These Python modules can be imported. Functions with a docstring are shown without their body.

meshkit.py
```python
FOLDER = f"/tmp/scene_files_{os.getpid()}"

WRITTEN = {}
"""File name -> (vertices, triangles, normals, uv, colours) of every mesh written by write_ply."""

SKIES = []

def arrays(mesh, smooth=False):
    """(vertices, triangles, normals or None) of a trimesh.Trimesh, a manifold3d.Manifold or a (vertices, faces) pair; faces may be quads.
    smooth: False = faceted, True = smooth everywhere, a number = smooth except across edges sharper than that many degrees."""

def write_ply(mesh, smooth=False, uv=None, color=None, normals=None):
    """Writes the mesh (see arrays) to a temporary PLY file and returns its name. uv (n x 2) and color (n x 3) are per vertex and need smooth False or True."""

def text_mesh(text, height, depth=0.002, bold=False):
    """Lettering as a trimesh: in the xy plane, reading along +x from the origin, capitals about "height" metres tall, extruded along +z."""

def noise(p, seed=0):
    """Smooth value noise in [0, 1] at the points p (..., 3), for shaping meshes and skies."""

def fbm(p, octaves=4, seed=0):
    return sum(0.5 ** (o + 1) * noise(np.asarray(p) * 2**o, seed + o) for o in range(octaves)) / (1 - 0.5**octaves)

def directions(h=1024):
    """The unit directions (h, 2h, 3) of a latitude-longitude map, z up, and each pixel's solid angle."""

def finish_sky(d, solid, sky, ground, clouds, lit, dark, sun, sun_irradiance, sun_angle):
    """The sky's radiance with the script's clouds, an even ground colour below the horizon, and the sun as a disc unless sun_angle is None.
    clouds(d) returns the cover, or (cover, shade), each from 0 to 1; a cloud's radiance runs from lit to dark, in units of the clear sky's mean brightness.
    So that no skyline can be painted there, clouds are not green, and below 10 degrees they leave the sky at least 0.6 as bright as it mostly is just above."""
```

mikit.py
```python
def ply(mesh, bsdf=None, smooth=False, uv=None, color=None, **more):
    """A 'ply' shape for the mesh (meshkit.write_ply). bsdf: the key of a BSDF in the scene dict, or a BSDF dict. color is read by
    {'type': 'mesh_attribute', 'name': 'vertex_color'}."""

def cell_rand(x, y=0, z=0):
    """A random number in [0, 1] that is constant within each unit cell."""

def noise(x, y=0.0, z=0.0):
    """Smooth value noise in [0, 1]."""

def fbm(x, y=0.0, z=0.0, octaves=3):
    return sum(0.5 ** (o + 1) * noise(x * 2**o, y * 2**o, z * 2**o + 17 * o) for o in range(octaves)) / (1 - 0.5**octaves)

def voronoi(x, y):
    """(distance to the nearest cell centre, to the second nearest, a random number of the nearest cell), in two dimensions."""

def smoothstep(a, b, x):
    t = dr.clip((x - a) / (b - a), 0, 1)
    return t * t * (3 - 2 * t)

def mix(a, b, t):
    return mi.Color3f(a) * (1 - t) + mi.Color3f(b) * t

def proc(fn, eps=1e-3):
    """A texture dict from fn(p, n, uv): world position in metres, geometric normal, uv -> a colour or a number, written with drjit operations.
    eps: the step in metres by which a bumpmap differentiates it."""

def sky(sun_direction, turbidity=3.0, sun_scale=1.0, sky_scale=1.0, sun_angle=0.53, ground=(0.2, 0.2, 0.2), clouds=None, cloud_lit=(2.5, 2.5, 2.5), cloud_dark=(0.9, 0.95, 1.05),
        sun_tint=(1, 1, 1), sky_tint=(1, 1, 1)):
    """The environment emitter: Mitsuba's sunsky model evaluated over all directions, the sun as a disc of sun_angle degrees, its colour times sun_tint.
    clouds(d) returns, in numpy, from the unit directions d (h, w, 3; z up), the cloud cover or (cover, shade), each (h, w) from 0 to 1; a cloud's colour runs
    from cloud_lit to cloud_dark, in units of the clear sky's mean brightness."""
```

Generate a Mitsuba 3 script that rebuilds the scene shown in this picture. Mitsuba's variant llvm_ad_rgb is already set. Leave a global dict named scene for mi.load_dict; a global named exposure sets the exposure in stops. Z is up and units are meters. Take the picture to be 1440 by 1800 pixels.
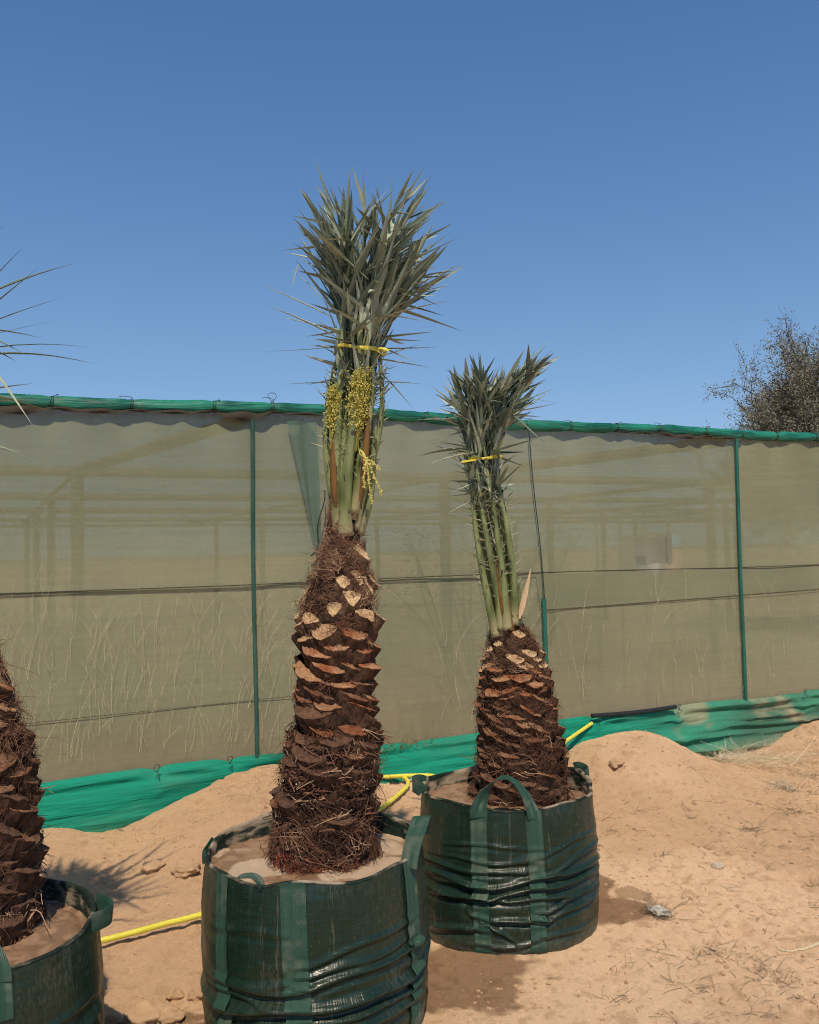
import math
import numpy as np, trimesh, drjit as dr, mitsuba as mi, mikit
from mikit import proc, noise, fbm, voronoi, smoothstep, mix, cell_rand
import meshkit
from scipy.interpolate import CubicSpline, PchipInterpolator

T = mi.ScalarTransform4f
scene, labels = {}, {}

# ---------------------------------------------------------------- camera, sky, exposure
PITCH, ROLL, EYE = math.radians(2.5), 0.0213, np.array([0, 0, 1.655])
FWD = np.array([0, math.cos(PITCH), math.sin(PITCH)])
UPV = np.array([0, -math.sin(PITCH), math.cos(PITCH)]) * math.cos(ROLL) + np.array([1.0, 0, 0]) * math.sin(ROLL)
scene['camera'] = {'type': 'perspective', 'fov': math.degrees(2 * math.atan(720 / 1600)), 'fov_axis': 'x', 'near_clip': 0.05, 'far_clip': 2000.0,
                   'to_world': T().look_at(origin=EYE.tolist(), target=(EYE + FWD).tolist(), up=UPV.tolist())}
SUN = np.array([0.035, -0.585, 0.81])
scene['sky'] = mikit.sky(SUN.tolist(), turbidity=2.6, ground=(0.33, 0.24, 0.15), sky_tint=(.80, 1.08, 1.30),
                         clouds=lambda d: .62 * np.exp(-np.maximum(d[..., 2], 0) / .13), cloud_lit=(1.60, 2.05, 2.50))   # dry haze low over the horizon, all round
exposure = 1.35

# ---------------------------------------------------------------- helpers
rng = np.random.default_rng(7)


def nrm(a):
    a = np.asarray(a, float)
    return a / (np.linalg.norm(a, axis=-1, keepdims=True) + 1e-12)


def key_for(name):
    if name not in scene and not any(k.startswith(name + '__') for k in scene) and name not in labels:
        return name
    i = 1
    while True:
        k = f'{name}_{i:03d}'
        if k not in scene and k not in labels:
            return k
        i += 1


COUNT = {}


def thing(name, label, category, group=None):
    n = COUNT.get(name, 0)
    COUNT[name] = n + 1
    key = name if n == 0 else f'{name}_{n:03d}'
    labels[key] = {'label': label, 'category': category}
    if group:
        labels[key]['group'] = group
    return key


def part(parent, name, mesh, bsdf, smooth=False, uv=None, label=None, kind=None):
    base = parent + '__' + name
    n = COUNT.get(base, 0)
    COUNT[base] = n + 1
    key = base if n == 0 else f'{base}_{n:03d}'
    scene[key] = mikit.ply(mesh, bsdf, smooth=smooth, uv=uv)
    if label or kind:
        labels[key] = {}
        if label:
            labels[key]['label'] = label
        if kind:
            labels[key]['kind'] = kind
    return key


class MB:
    """Collects pieces (vertices, faces, uv) into one mesh."""
    def __init__(self):
        self.v, self.f, self.u, self.n = [], [], [], 0

    def add(self, v, f, uv=None):
        v, f = np.asarray(v, float).reshape(-1, 3), np.asarray(f, int)
        if f.shape[1] == 4:
            f = np.vstack([f[:, [0, 1, 2]], f[:, [0, 2, 3]]])
        self.v.append(v)
        self.f.append(f + self.n)
        self.u.append(np.zeros((len(v), 2)) if uv is None else np.broadcast_to(np.asarray(uv, float), (len(v), 2)))
        self.n += len(v)
        return self

    def get(self):
        return (np.vstack(self.v), np.vstack(self.f)), np.vstack(self.u)

    def put(self, parent, name, bsdf, smooth=False, **kw):
        m, uv = self.get()
        if not isinstance(smooth, bool):
            return part(parent, name, m, bsdf, smooth, None, **kw)
        return part(parent, name, m, bsdf, smooth, uv, **kw)


def grid_faces(a, b, wrap_a=False, wrap_b=False):
    """Quads of an a x b vertex grid."""
    i = np.arange(a if wrap_a else a - 1)
    j = np.arange(b if wrap_b else b - 1)
    i, j = np.meshgrid(i, j, indexing='ij')
    i2, j2 = (i + 1) % a, (j + 1) % b
    return np.stack([i * b + j, i2 * b + j, i2 * b + j2, i * b + j2], -1).reshape(-1, 4)


def tubes(P, R, sides=3):
    """Many tubes at once: P (n, k, 3), R (n, k) -> vertices, faces."""
    P = np.asarray(P, float)
    n, k, _ = P.shape
    R = np.broadcast_to(R, (n, k))
    t = nrm(np.gradient(P, axis=1))
    ref = np.where(np.abs(t[:, :1, 2:]) < 0.8, [[[0, 0, 1.0]]], [[[1.0, 0, 0]]])
    a = nrm(np.cross(t, ref))
    b = np.cross(t, a)
    ang = np.arange(sides) * 2 * np.pi / sides
    v = P[:, :, None] + R[:, :, None, None] * (np.cos(ang)[:, None] * a[:, :, None] + np.sin(ang)[:, None] * b[:, :, None])
    q = grid_faces(k, sides, wrap_b=True)
    f = (q[None] + (np.arange(n) * k * sides)[:, None, None]).reshape(-1, 4)
    return v.reshape(-1, 3), f


def tube(points, radii, sides=8, cap=True):
    p = np.asarray(points, float)
    v, f = tubes(p[None], np.broadcast_to(radii, (len(p),))[None], sides)
    f = np.vstack([f[:, [0, 1, 2]], f[:, [0, 2, 3]]])
    if cap:
        k = len(v)
        v = np.vstack([v, p[:1], p[-1:]])
        i = np.arange(sides)
        f = np.vstack([f, np.stack([np.full(sides, k), i, (i + 1) % sides], 1), np.stack([np.full(sides, k + 1), (i + 1) % sides + (len(p) - 1) * sides, i + (len(p) - 1) * sides], 1)])
    return v, f


def spline(points, n):
    p = np.asarray(points, float)
    s = np.r_[0, np.cumsum(np.linalg.norm(np.diff(p, axis=0), axis=1))]
    return CubicSpline(s, p, axis=0)(np.linspace(0, s[-1], n))


def strip(P, W, N, width, thick):
    """A webbing band: centre line P, across W, outward N; closed box section. uv = metres across, along."""
    P, W, N = np.asarray(P, float), nrm(W), nrm(N)
    s = np.r_[0, np.cumsum(np.linalg.norm(np.diff(P, axis=0), axis=1))]
    us = np.array([-.5, -.25, 0, .25, .5, .5, .25, 0, -.25, -.5]) * width
    th = np.array([.75, 1, 1, 1, .75, 0, 0, 0, 0, 0]) * thick
    v = P[:, None] + W[:, None] * us[None, :, None] + N[:, None] * th[None, :, None]
    uv = np.stack([np.broadcast_to(us, (len(P), 10)), np.broadcast_to(s[:, None], (len(P), 10))], -1)
    f = grid_faces(len(P), 10, wrap_b=True)
    e = len(P) * 10 - 10
    f = np.vstack([f, [[0, 9, 8, 1], [1, 8, 7, 2], [2, 7, 6, 3], [3, 6, 5, 4]], np.array([[0, 1, 8, 9], [1, 2, 7, 8], [2, 3, 6, 7], [3, 4, 5, 6]]) + e])
    return v.reshape(-1, 3), f, uv.reshape(-1, 2)


def lump(size, seed, sub=2, rough=0.35, flat=0.7):
    m = trimesh.creation.icosphere(subdivisions=sub)
    d = meshkit.fbm(m.vertices * 1.7 + seed * 3.1, 3, seed)
    v = m.vertices * (1 + rough * (d[:, None] - 0.5) * 2)
    v[:, 2] *= flat
    return v * size, m.faces


# ---------------------------------------------------------------- materials
def two(b):
    return {'type': 'twosided', 'bsdf': b}


def bump(b, fn, scale, eps=1e-3):
    return {'type': 'bumpmap', 'arbitrary': proc(fn, eps), 'scale': scale, 'bsdf': b}


def principled(color, rough=0.8, spec=0.3, **kw):
    c = {'type': 'rgb', 'value': list(color)} if isinstance(color, (tuple, list)) else proc(color)
    r = rough if isinstance(rough, float) else proc(rough)
    return {'type': 'principled', 'base_color': c, 'roughness': r, 'specular': spec, **kw}


def col_sand(p, n, uv):
    big = fbm(p.x * 1.3 + 4, p.y * 1.3, 0.0, 3)
    fine = fbm(p.x * 28, p.y * 28, p.z * 28, 3)
    grit = noise(p.x * 210, p.y * 210, p.z * 210)
    c = mix((.430, .286, .172), (.552, .386, .246), smoothstep(.3, .75, big))
    c = mix(c, (.34, .215, .125), smoothstep(.52, .78, fine) * .55)
    c = c * (.86 + .28 * grit)
    # wet, darker sand where water ran out of the bags
    wob = fbm(p.x * 7, p.y * 7, 3.0, 3) - .5
    wob2 = fbm(p.x * 22, p.y * 22, 5.0, 2) - .5

    def spot(cx, cy, rx, ry):
        d = dr.sqrt(dr.square((p.x - cx) / rx) + dr.square((p.y - cy) / ry)) + wob * .9 + wob2 * .35
        return 1 - smoothstep(.78, 1.02, d)
    wet = dr.maximum(dr.maximum(spot(.16, 3.62, .33, .30), spot(.90, 4.22, .17, .16)), dr.maximum(spot(-.95, 3.25, .25, .2), spot(.84, 4.55, .12, .3)))
    wet = dr.maximum(wet, spot(1.02, 4.42, .10, .10) * .7)
    return mix(c, mi.Color3f(c) * mi.Color3f(.43, .39, .36), wet)


def h_sand(p, n, uv):
    return .6 * fbm(p.x * 60, p.y * 60, p.z * 60, 3) + .4 * noise(p.x * 260, p.y * 260, p.z * 260)


scene['mat_sand'] = two(bump(principled(col_sand, .95, .12), h_sand, .007, 2e-3))


def col_soil(p, n, uv):
    a = fbm(p.x * 5 + 2, p.y * 5, 1.0, 3)
    b = fbm(p.x * 30, p.y * 30, 2.0, 3)
    c = mix((.20, .122, .072), (.30, .192, .118), smoothstep(.35, .7, b))
    return mix(c, (.48, .37, .26), smoothstep(.52, .60, a) * smoothstep(.05, -.05, p.x + .12 * (b - .5)) * smoothstep(-.95, -.85, p.x) * .85)


scene['mat_soil'] = two(bump(principled(col_soil, .38, .5), lambda p, n, uv: fbm(p.x * 45, p.y * 45, p.z * 45, 3), .005))


def net_opacity(base):
    def fn(p, n, uv):
        thread = noise(uv.x * 2.3, uv.y * 150, 1.0) * .5 + noise(uv.x * 30, uv.y * 60, 4.0) * .5
        wv = noise(uv.x * 160, uv.y * 3.0, 2.0)
        band = fbm(uv.x * .8, uv.y * 1.3, 7.0, 3)
        thinned_for_cloth = smoothstep(4.08, 4.13, uv.x) * smoothstep(4.58, 4.50, uv.x) * smoothstep(1.40, 1.46, uv.y) * smoothstep(1.76, 1.70, uv.y) * (.7 + .6 * (noise(uv.x * 9, uv.y * 9, 3.0) - .5))  # netting thinned here on purpose, so the pale cloth behind shows brighter
        return dr.clip(base - .50 * thinned_for_cloth + .10 * (thread - .5) + .05 * (wv - .5) + .08 * (band - .5), 0, 1)
    return fn


def col_net(p, n, uv):
    thread = noise(uv.x * 1.6, uv.y * 220, 3.0)
    dust = fbm(uv.x * .9, uv.y * .9 + 3, 1.0, 3)
    low = smoothstep(.95, .35, uv.y + .5 * (dust - .5))
    c = mix((.205, .222, .142), (.246, .257, .164), smoothstep(.3, .7, dust))
    c = mix(c, (.29, .23, .15), low * .5)
    return c * (.90 + .10 * thread + .07 * noise(uv.x * 70, uv.y * 110, 5.0) + .06 * noise(uv.x * 5, uv.y * 70, 6.0))


scene['mat_net'] = {'type': 'mask', 'opacity': proc(net_opacity(.865)), 'bsdf': two(principled(col_net, .85, .15))}
scene['mat_roof_net'] = {'type': 'mask', 'opacity': {'type': 'rgb', 'value': .52}, 'bsdf': two({'type': 'diffuse', 'reflectance': {'type': 'rgb', 'value': [.26, .29, .20]}})}
scene['mat_flap'] = {'type': 'mask', 'opacity': {'type': 'rgb', 'value': .6}, 'bsdf': two({'type': 'diffuse', 'reflectance': {'type': 'rgb', 'value': [.12, .20, .155]}})}


def col_green(p, n, uv):
    th = noise(uv.x * 2.0, uv.y * 160, 3.0)
    fade = fbm(uv.x * 1.3, uv.y * 5, 2.0, 3)
    c = mix((.004, .125, .084), (.010, .25, .165), smoothstep(.3, .72, fade))
    c = c * (.82 + .3 * th)
    spots = fbm(uv.x * 2.4 + 5, uv.y * 6, 8.0, 4)
    side = smoothstep(3.4, 5.4, uv.x)
    dust = dr.clip(smoothstep(.50, .72, spots) * (.05 + .8 * side) + .14 * side + smoothstep(.16, .02, uv.y) * .3, 0, .85)
    return mix(c, (.36, .29, .185), dust)


scene['mat_green_net'] = two(bump(principled(col_green, .7, .12), lambda p, n, uv: noise(uv.x * 9, uv.y * 260, 1.0) * .3 + fbm(uv.x * 4 + uv.y * 5, uv.y * 60 - uv.x * 5, 3.0, 3), .007, 2e-3))
scene['mat_hem'] = two(bump(principled(lambda p, n, uv: mix((.004, .095, .068), (.018, .21, .14), smoothstep(.3, .7, fbm(uv.x * 5, uv.y * 3, 2.0, 3))), .42, .45), lambda p, n, uv: noise(uv.x * 8, uv.y * 30, 1.0), .004))
scene['mat_post'] = two(principled(lambda p, n, uv: mix((.010, .095, .072), (.022, .15, .11), noise(p.x * 30, p.y * 30, p.z * 9)), .5, .4))
scene['mat_post_dull'] = two(principled(lambda p, n, uv: mix((.02, .075, .060), (.05, .12, .095), noise(p.x * 30, p.y * 30, p.z * 9)), .6, .3))
scene['mat_wood'] = two(principled(lambda p, n, uv: mix((.14, .09, .06), (.20, .135, .09), fbm(p.x * 20, p.y * 20, p.z * 5, 3)), .8, .2))
scene['mat_steel'] = two(principled((.20, .19, .17), .6, .4))
scene['mat_wire'] = two(principled((.03, .045, .04), .5, .4))
scene['mat_seam'] = two(principled((.075, .075, .052), .8, .2))
scene['mat_straw'] = two(principled(lambda p, n, uv: mix((.46, .39, .25), (.82, .74, .54), uv.x), .8, .2))
scene['mat_weed'] = two(principled(lambda p, n, uv: mix((.085, .06, .04), (.33, .25, .16), uv.x), .85, .2))
scene['mat_paper'] = two(principled(lambda p, n, uv: mix((.25, .22, .18), (.62, .60, .55), fbm(p.x * 60, p.y * 60, p.z * 60, 3)), .9, .1))
scene['mat_cloth'] = two(principled((.90, .87, .76), .9, .1))


def col_bag(p, n, uv):
    wv = noise(uv.x * 420, uv.y * 18, 1.0) * .5 + noise(uv.x * 18, uv.y * 420, 2.0) * .5
    c = mix((.0052, .0165, .0108), (.0110, .0325, .0212), wv)
    dust = fbm(uv.x * 5 + 3, uv.y * 6, 4.0, 4)
    fine = fbm(uv.x * 80, uv.y * 70, 6.0, 3)
    d = smoothstep(.40, .85, dust) * smoothstep(.40, .66, fbm(uv.x * 190, uv.y * 75, 6.0, 3)) * .65
    streak = fbm(uv.x * 70, uv.y * 2.2, 9.0, 2) * noise(uv.x * 330, uv.y * 30, 3.0)
    d = dr.maximum(d * .6, smoothstep(.47, .60, streak) * smoothstep(.45, .6, fbm(uv.x * 3.1, uv.y * 1.2, 2.0, 2)) * .6)
    speck = smoothstep(.90, .95, noise(uv.x * 200, uv.y * 200, 7.0))
    low = smoothstep(.10, .0, uv.y) * fine
    d = dr.maximum(dr.maximum(d, speck * .4), low)
    return mix(c, (.17, .16, .125), d * .5)


def rough_bag(p, n, uv):
    return .22 + .22 * fbm(uv.x * 9, uv.y * 9, 2.0, 3)


def h_bag(p, n, uv):
    return .5 * noise(uv.x * 330, uv.y * 25, 1.0) + .5 * noise(uv.x * 22, uv.y * 330, 2.0) + 1.2 * fbm(uv.x * 9, uv.y * 45, 5.0, 3)


scene['mat_bag'] = two(bump(principled(col_bag, rough_bag, .42), h_bag, .0016))


def col_rim(p, n, uv):
    d = fbm(p.x * 14, p.y * 14, p.z * 30, 4)
    return mix((.010, .022, .017), (.30, .25, .185), smoothstep(.42, .66, d))


scene['mat_bag_inside'] = two(bump(principled(col_rim, .7, .3), lambda p, n, uv: fbm(p.x * 40, p.y * 40, p.z * 90, 3), .006))


def herring(uv):
    z = dr.abs(uv.x / .030 - dr.floor(uv.x / .030) - .5) * 2
    a = uv.y / .0068 + z * 2.2
    a = a - dr.floor(a)
    return dr.abs(a - .5) * 2


def col_web(p, n, uv):
    k = herring(uv)
    d = fbm(p.x * 16, p.y * 16, p.z * 16, 3)
    c = mix((.013, .045, .031), (.031, .098, .070), smoothstep(.2, .8, k))
    return mix(c, (.21, .21, .165), smoothstep(.50, .80, d) * .38)


scene['mat_webbing'] = two(bump(principled(col_web, .45, .45), lambda p, n, uv: herring(uv), .0016, 6e-4))


def col_boot(p, n, uv):
    # uv.x: age of the cut (0 fresh .. 1 weathered), uv.y: 1 on the cut face, 0 on the bark
    g = fbm(p.x * 60, p.y * 60, p.z * 40, 3)
    g2 = noise(p.x * 300, p.y * 300, p.z * 120)
    fresh = mix((.38, .24, .12), (.66, .49, .29), g)
    mid = mix((.21, .098, .050), (.43, .25, .135), g)
    old = mix((.045, .026, .018), (.15, .080, .050), g)
    tint = noise(p.x * 16, p.y * 16, p.z * 24)
    mid = mix(mid, mi.Color3f(mid) * mi.Color3f(.72, .45, .35), smoothstep(.40, .70, tint))
    face = mix(mix(fresh, mid, smoothstep(.1, .5, uv.x)), old, smoothstep(.55, 1.0, uv.x))
    bark = mix((.028, .017, .012), (.105, .056, .036), smoothstep(.25, .8, g))
    bark = mix(bark, (.20, .13, .085), smoothstep(.35, .0, uv.x) * .6)
    return mix(bark, face, smoothstep(.35, .6, uv.y)) * (.75 + .5 * g2)


scene['mat_boot'] = two(bump(principled(col_boot, .85, .2), lambda p, n, uv: fbm(p.x * 110, p.y * 110, p.z * 50, 3), .006))


def col_core(p, n, uv):
    g = fbm(p.x * 40, p.y * 40, p.z * 40, 4)
    return mix((.020, .013, .010), (.085, .050, .034), smoothstep(.3, .7, g))


scene['mat_trunk_core'] = two(bump(principled(col_core, .95, .1), lambda p, n, uv: fbm(p.x * 90, p.y * 90, p.z * 30, 3), .012))
scene['mat_fibre'] = two(principled(lambda p, n, uv: mix(mix((.042, .022, .015), (.185, .088, .052), smoothstep(0, .55, uv.x)), (.46, .32, .20), smoothstep(.6, 1, uv.x)) * mix((1, 1, 1), (1.55, .62, .55), uv.y), .7, .3))


def col_leaf(p, n, uv):
    g = noise(p.x * 30, p.y * 30, p.z * 30)
    c = mix((.105, .145, .105), (.52, .58, .45), dr.power(uv.x, 1.3))
    c = mix(c, (.17, .20, .10), smoothstep(.8, 1.0, uv.x) * .6)
    c = mix(c, (.30, .26, .14), smoothstep(.94, 1.0, uv.y) * .7)
    return c * (.8 + .4 * g)


scene['mat_leaf'] = two(principled(col_leaf, .5, .4))


def col_stalk(p, n, uv):
    g = fbm(p.x * 30, p.y * 30, p.z * 7, 3)
    c = mix((.085, .115, .038), (.225, .265, .110), smoothstep(.25, .75, g))
    c = mix(c, (.34, .31, .17), smoothstep(.12, .0, uv.y))
    return mix(c, (.05, .045, .03), smoothstep(.70, .74, fbm(p.x * 70, p.y * 70, p.z * 25, 3)))


scene['mat_stalk'] = two(principled(col_stalk, .45, .45))
scene['mat_spine'] = two(principled(lambda p, n, uv: mix((.13, .15, .08), (.55, .52, .36), uv.x), .5, .4))
scene['mat_spathe'] = two(principled(lambda p, n, uv: mix((.085, .042, .014), (.26, .13, .04), fbm(p.x * 50, p.y * 50, p.z * 12, 3)), .6, .3))
scene['mat_bud'] = two(principled(lambda p, n, uv: mix((.34, .31, .06), (.66, .59, .18), uv.x), .6, .3))
scene['mat_yellow'] = two(principled(lambda p, n, uv: mix((.55, .45, .04), (.76, .66, .10), fbm(p.x * 40, p.y * 40, p.z * 40, 2)), .4, .4))
scene['mat_hose'] = two(principled(lambda p, n, uv: mix((.62, .56, .04), (.74, .70, .10), fbm(p.x * 14, p.y * 14, p.z * 14, 3)), .38, .45))
scene['mat_clod'] = two(bump(principled(lambda p, n, uv: mix((.33, .215, .125), (.53, .36, .22), fbm(p.x * 16, p.y * 16, p.z * 16, 3)), .95, .1), h_sand, .005, 2e-3))
scene['mat_stone'] = two(principled(lambda p, n, uv: mix((.33, .27, .21), (.58, .50, .42), fbm(p.x * 40, p.y * 40, p.z * 40, 3)), .8, .2))
scene['mat_twig'] = two(principled((.10, .075, .058), .85, .2))
scene['mat_acacia'] = two(principled(lambda p, n, uv: mix((.085, .088, .056), (.34, .315, .235), uv.x), .8, .2))
scene['mat_grass'] = two(principled(lambda p, n, uv: mix((.10, .12, .04), (.36, .33, .16), uv.x), .7, .2))
scene['mat_pipe'] = two(principled((.018, .022, .024), .45, .4))

# ---------------------------------------------------------------- the setting: ground
F0, FD = np.array([-2.016, 5.2]), nrm(np.array([.906, .424]))
FN = np.array([FD[1], -FD[0]])                       # towards the viewer's side of the fence
BERM = PchipInterpolator([-4, -1.2, -.3, -.07, .28, .5, .77, 1.0, 1.22, 1.5, 2.0, 2.19, 2.8, 3.42, 3.8, 4.3, 4.98, 5.47, 5.86, 6.6, 9],
                         [.05, .12, .19, .19, .12, .18, .28, .35, .36, .28, .18, .18, .16, .16, .10, .0, .02, .11, .20, .25, .15])
BAGS = [(-.367, 3.32, .395, .600), (.400, 4.13, .383, .590), (-1.342, 2.70, .40, .585)]


def ground_low(x, y):
    x, y = np.asarray(x, float), np.asarray(y, float)
    t = (x - F0[0]) * FD[0] + (y - F0[1]) * FD[1]
    d = (x - F0[0]) * FN[0] + (y - F0[1]) * FN[1]
    w = .75 + .18 * np.sin(t * 1.7)
    g = np.where(d > 0, np.exp(-(np.maximum(d - .08, 0) / w) ** 2), np.exp(-(d / .5) ** 2))
    z = BERM(np.clip(t, -4, 9)) * g
    z = z + .27 * np.exp(-((x - 1.68) / .50) ** 2 - ((y - 6.52) / .42) ** 2)
    z = z + .05 * np.exp(-((x + 1.2) / .35) ** 2 - ((y - 4.75) / .3) ** 2)
    return z


TRODDEN = [(float(a), float(b), float(c), float(d)) for a, b, c, d in zip(np.random.default_rng(3).uniform(.75, 3.6, 60), np.random.default_rng(4).uniform(3.2, 6.9, 60), np.random.default_rng(5).uniform(0, 6.3, 60), np.random.default_rng(6).uniform(.3, 1.1, 60))]
TRODDEN += [(float(a), float(b), float(c), .8) for a, b, c in zip(np.random.default_rng(13).uniform(-1.1, -.7, 9), np.random.default_rng(14).uniform(3.5, 5.0, 9), np.random.default_rng(15).uniform(0, 6.3, 9))]


def ground_z(x, y):
    x, y = np.asarray(x, float), np.asarray(y, float)
    z = ground_low(x, y)
    q = np.stack([x, y, np.zeros_like(x)], -1)
    z = z + .05 * (meshkit.fbm(q * 1.6, 3, 3) - .5) + .030 * (meshkit.fbm(q * 6, 3, 5) - .5)
    n3 = meshkit.fbm(q * np.array([26, 32, 1]), 3, 9)
    rough = np.clip((meshkit.fbm(q * 2.2 + 11, 2, 4) - .35) * 3, 0.35, 1)
    z = z + rough * .038 * (n3 - .5) - .012 * np.clip(n3 - .62, 0, 1) * 6 * rough
    z = z + .004 * (meshkit.noise(q * 95, 21) - .5)
    # tyre or boot tread marks pressed in the sand between the two left bags
    u, v = x + 1.02, y - 3.86
    m = np.exp(-(u / .17) ** 2 - (v / .085) ** 2)
    z = z - .009 * m * np.clip(np.sin((u * .9 + v * .5) * 150), -.2, 1)
    for (fx, fy, rx, ry, dep) in [(2.1, 5.6, .16, .09, .02), (1.5, 5.1, .14, .08, .018), (2.6, 5.9, .17, .1, .02), (1.05, 5.5, .15, .09, .018), (1.9, 4.6, .13, .08, .018), (1.3, 4.0, .12, .08, .015),
                                  (.75, 3.6, .1, .07, .014), (-.8, 4.9, .13, .09, .02), (-1.4, 5.1, .12, .08, .02), (1.62, 6.12, .16, .12, .04), (1.35, 6.2, .1, .12, .03), (2.9, 6.6, .16, .1, .02)]:
        rr = ((x - fx) / rx) ** 2 + ((y - fy) / ry) ** 2
        z = z - dep * np.exp(-rr) + dep * .5 * np.exp(-((np.sqrt(rr) - 1.35) / .35) ** 2)
    for fx, fy, an, k in TRODDEN:
        u, v = (x - fx) * math.cos(an) + (y - fy) * math.sin(an), -(x - fx) * math.sin(an) + (y - fy) * math.cos(an)
        rr = (u / .125) ** 2 + (v / (.048 + .012 * np.sin(u * 16))) ** 2
        z = z + k * (-.013 * np.exp(-rr ** 1.5) + .007 * np.exp(-((np.sqrt(rr) - 1.3) / .28) ** 2))
    return z


def axis(lo, hi, step, far_lo, far_hi):
    inner = np.arange(lo, hi, step)
    out = [step]
    while sum(out) < 400:
        out.append(out[-1] * 1.22)
    o = np.cumsum(out)
    return np.r_[lo - o[::-1], inner, inner[-1] + o]


gx, gy = axis(-2.0, 3.9, .0105, -400, 400), axis(2.75, 8.4, .0105, -400, 400)
X, Y = np.meshgrid(gx, gy, indexing='ij')
Z = ground_z(X, Y)
far = np.maximum(np.abs(X - .9) - 6, 0) + np.maximum(np.abs(Y - 6) - 9, 0)
Z = Z * np.exp(-far / 20)
gv = np.stack([X, Y, Z], -1).reshape(-1, 3)
scene['ground'] = mikit.ply((gv, grid_faces(len(gx), len(gy))), 'mat_sand', smooth=True, uv=gv[:, :2])
labels['ground'] = {'label': 'dry trampled sandy ground heaped up along the net fence', 'kind': 'structure'}


def on_ground(x, y, lift=0.0):
    x, y = np.atleast_1d(np.asarray(x, float)), np.atleast_1d(np.asarray(y, float))
    return np.stack([x, y, ground_z(x, y) + lift], -1)


# ---------------------------------------------------------------- shade net fence
def fpt(t, z, off=0.0):
    t, z, off = np.broadcast_arrays(np.asarray(t, float), np.asarray(z, float), np.asarray(off, float))
    return np.stack([F0[0] + FD[0] * t + FN[0] * off, F0[1] + FD[1] * t + FN[1] * off, z], -1)


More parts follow.
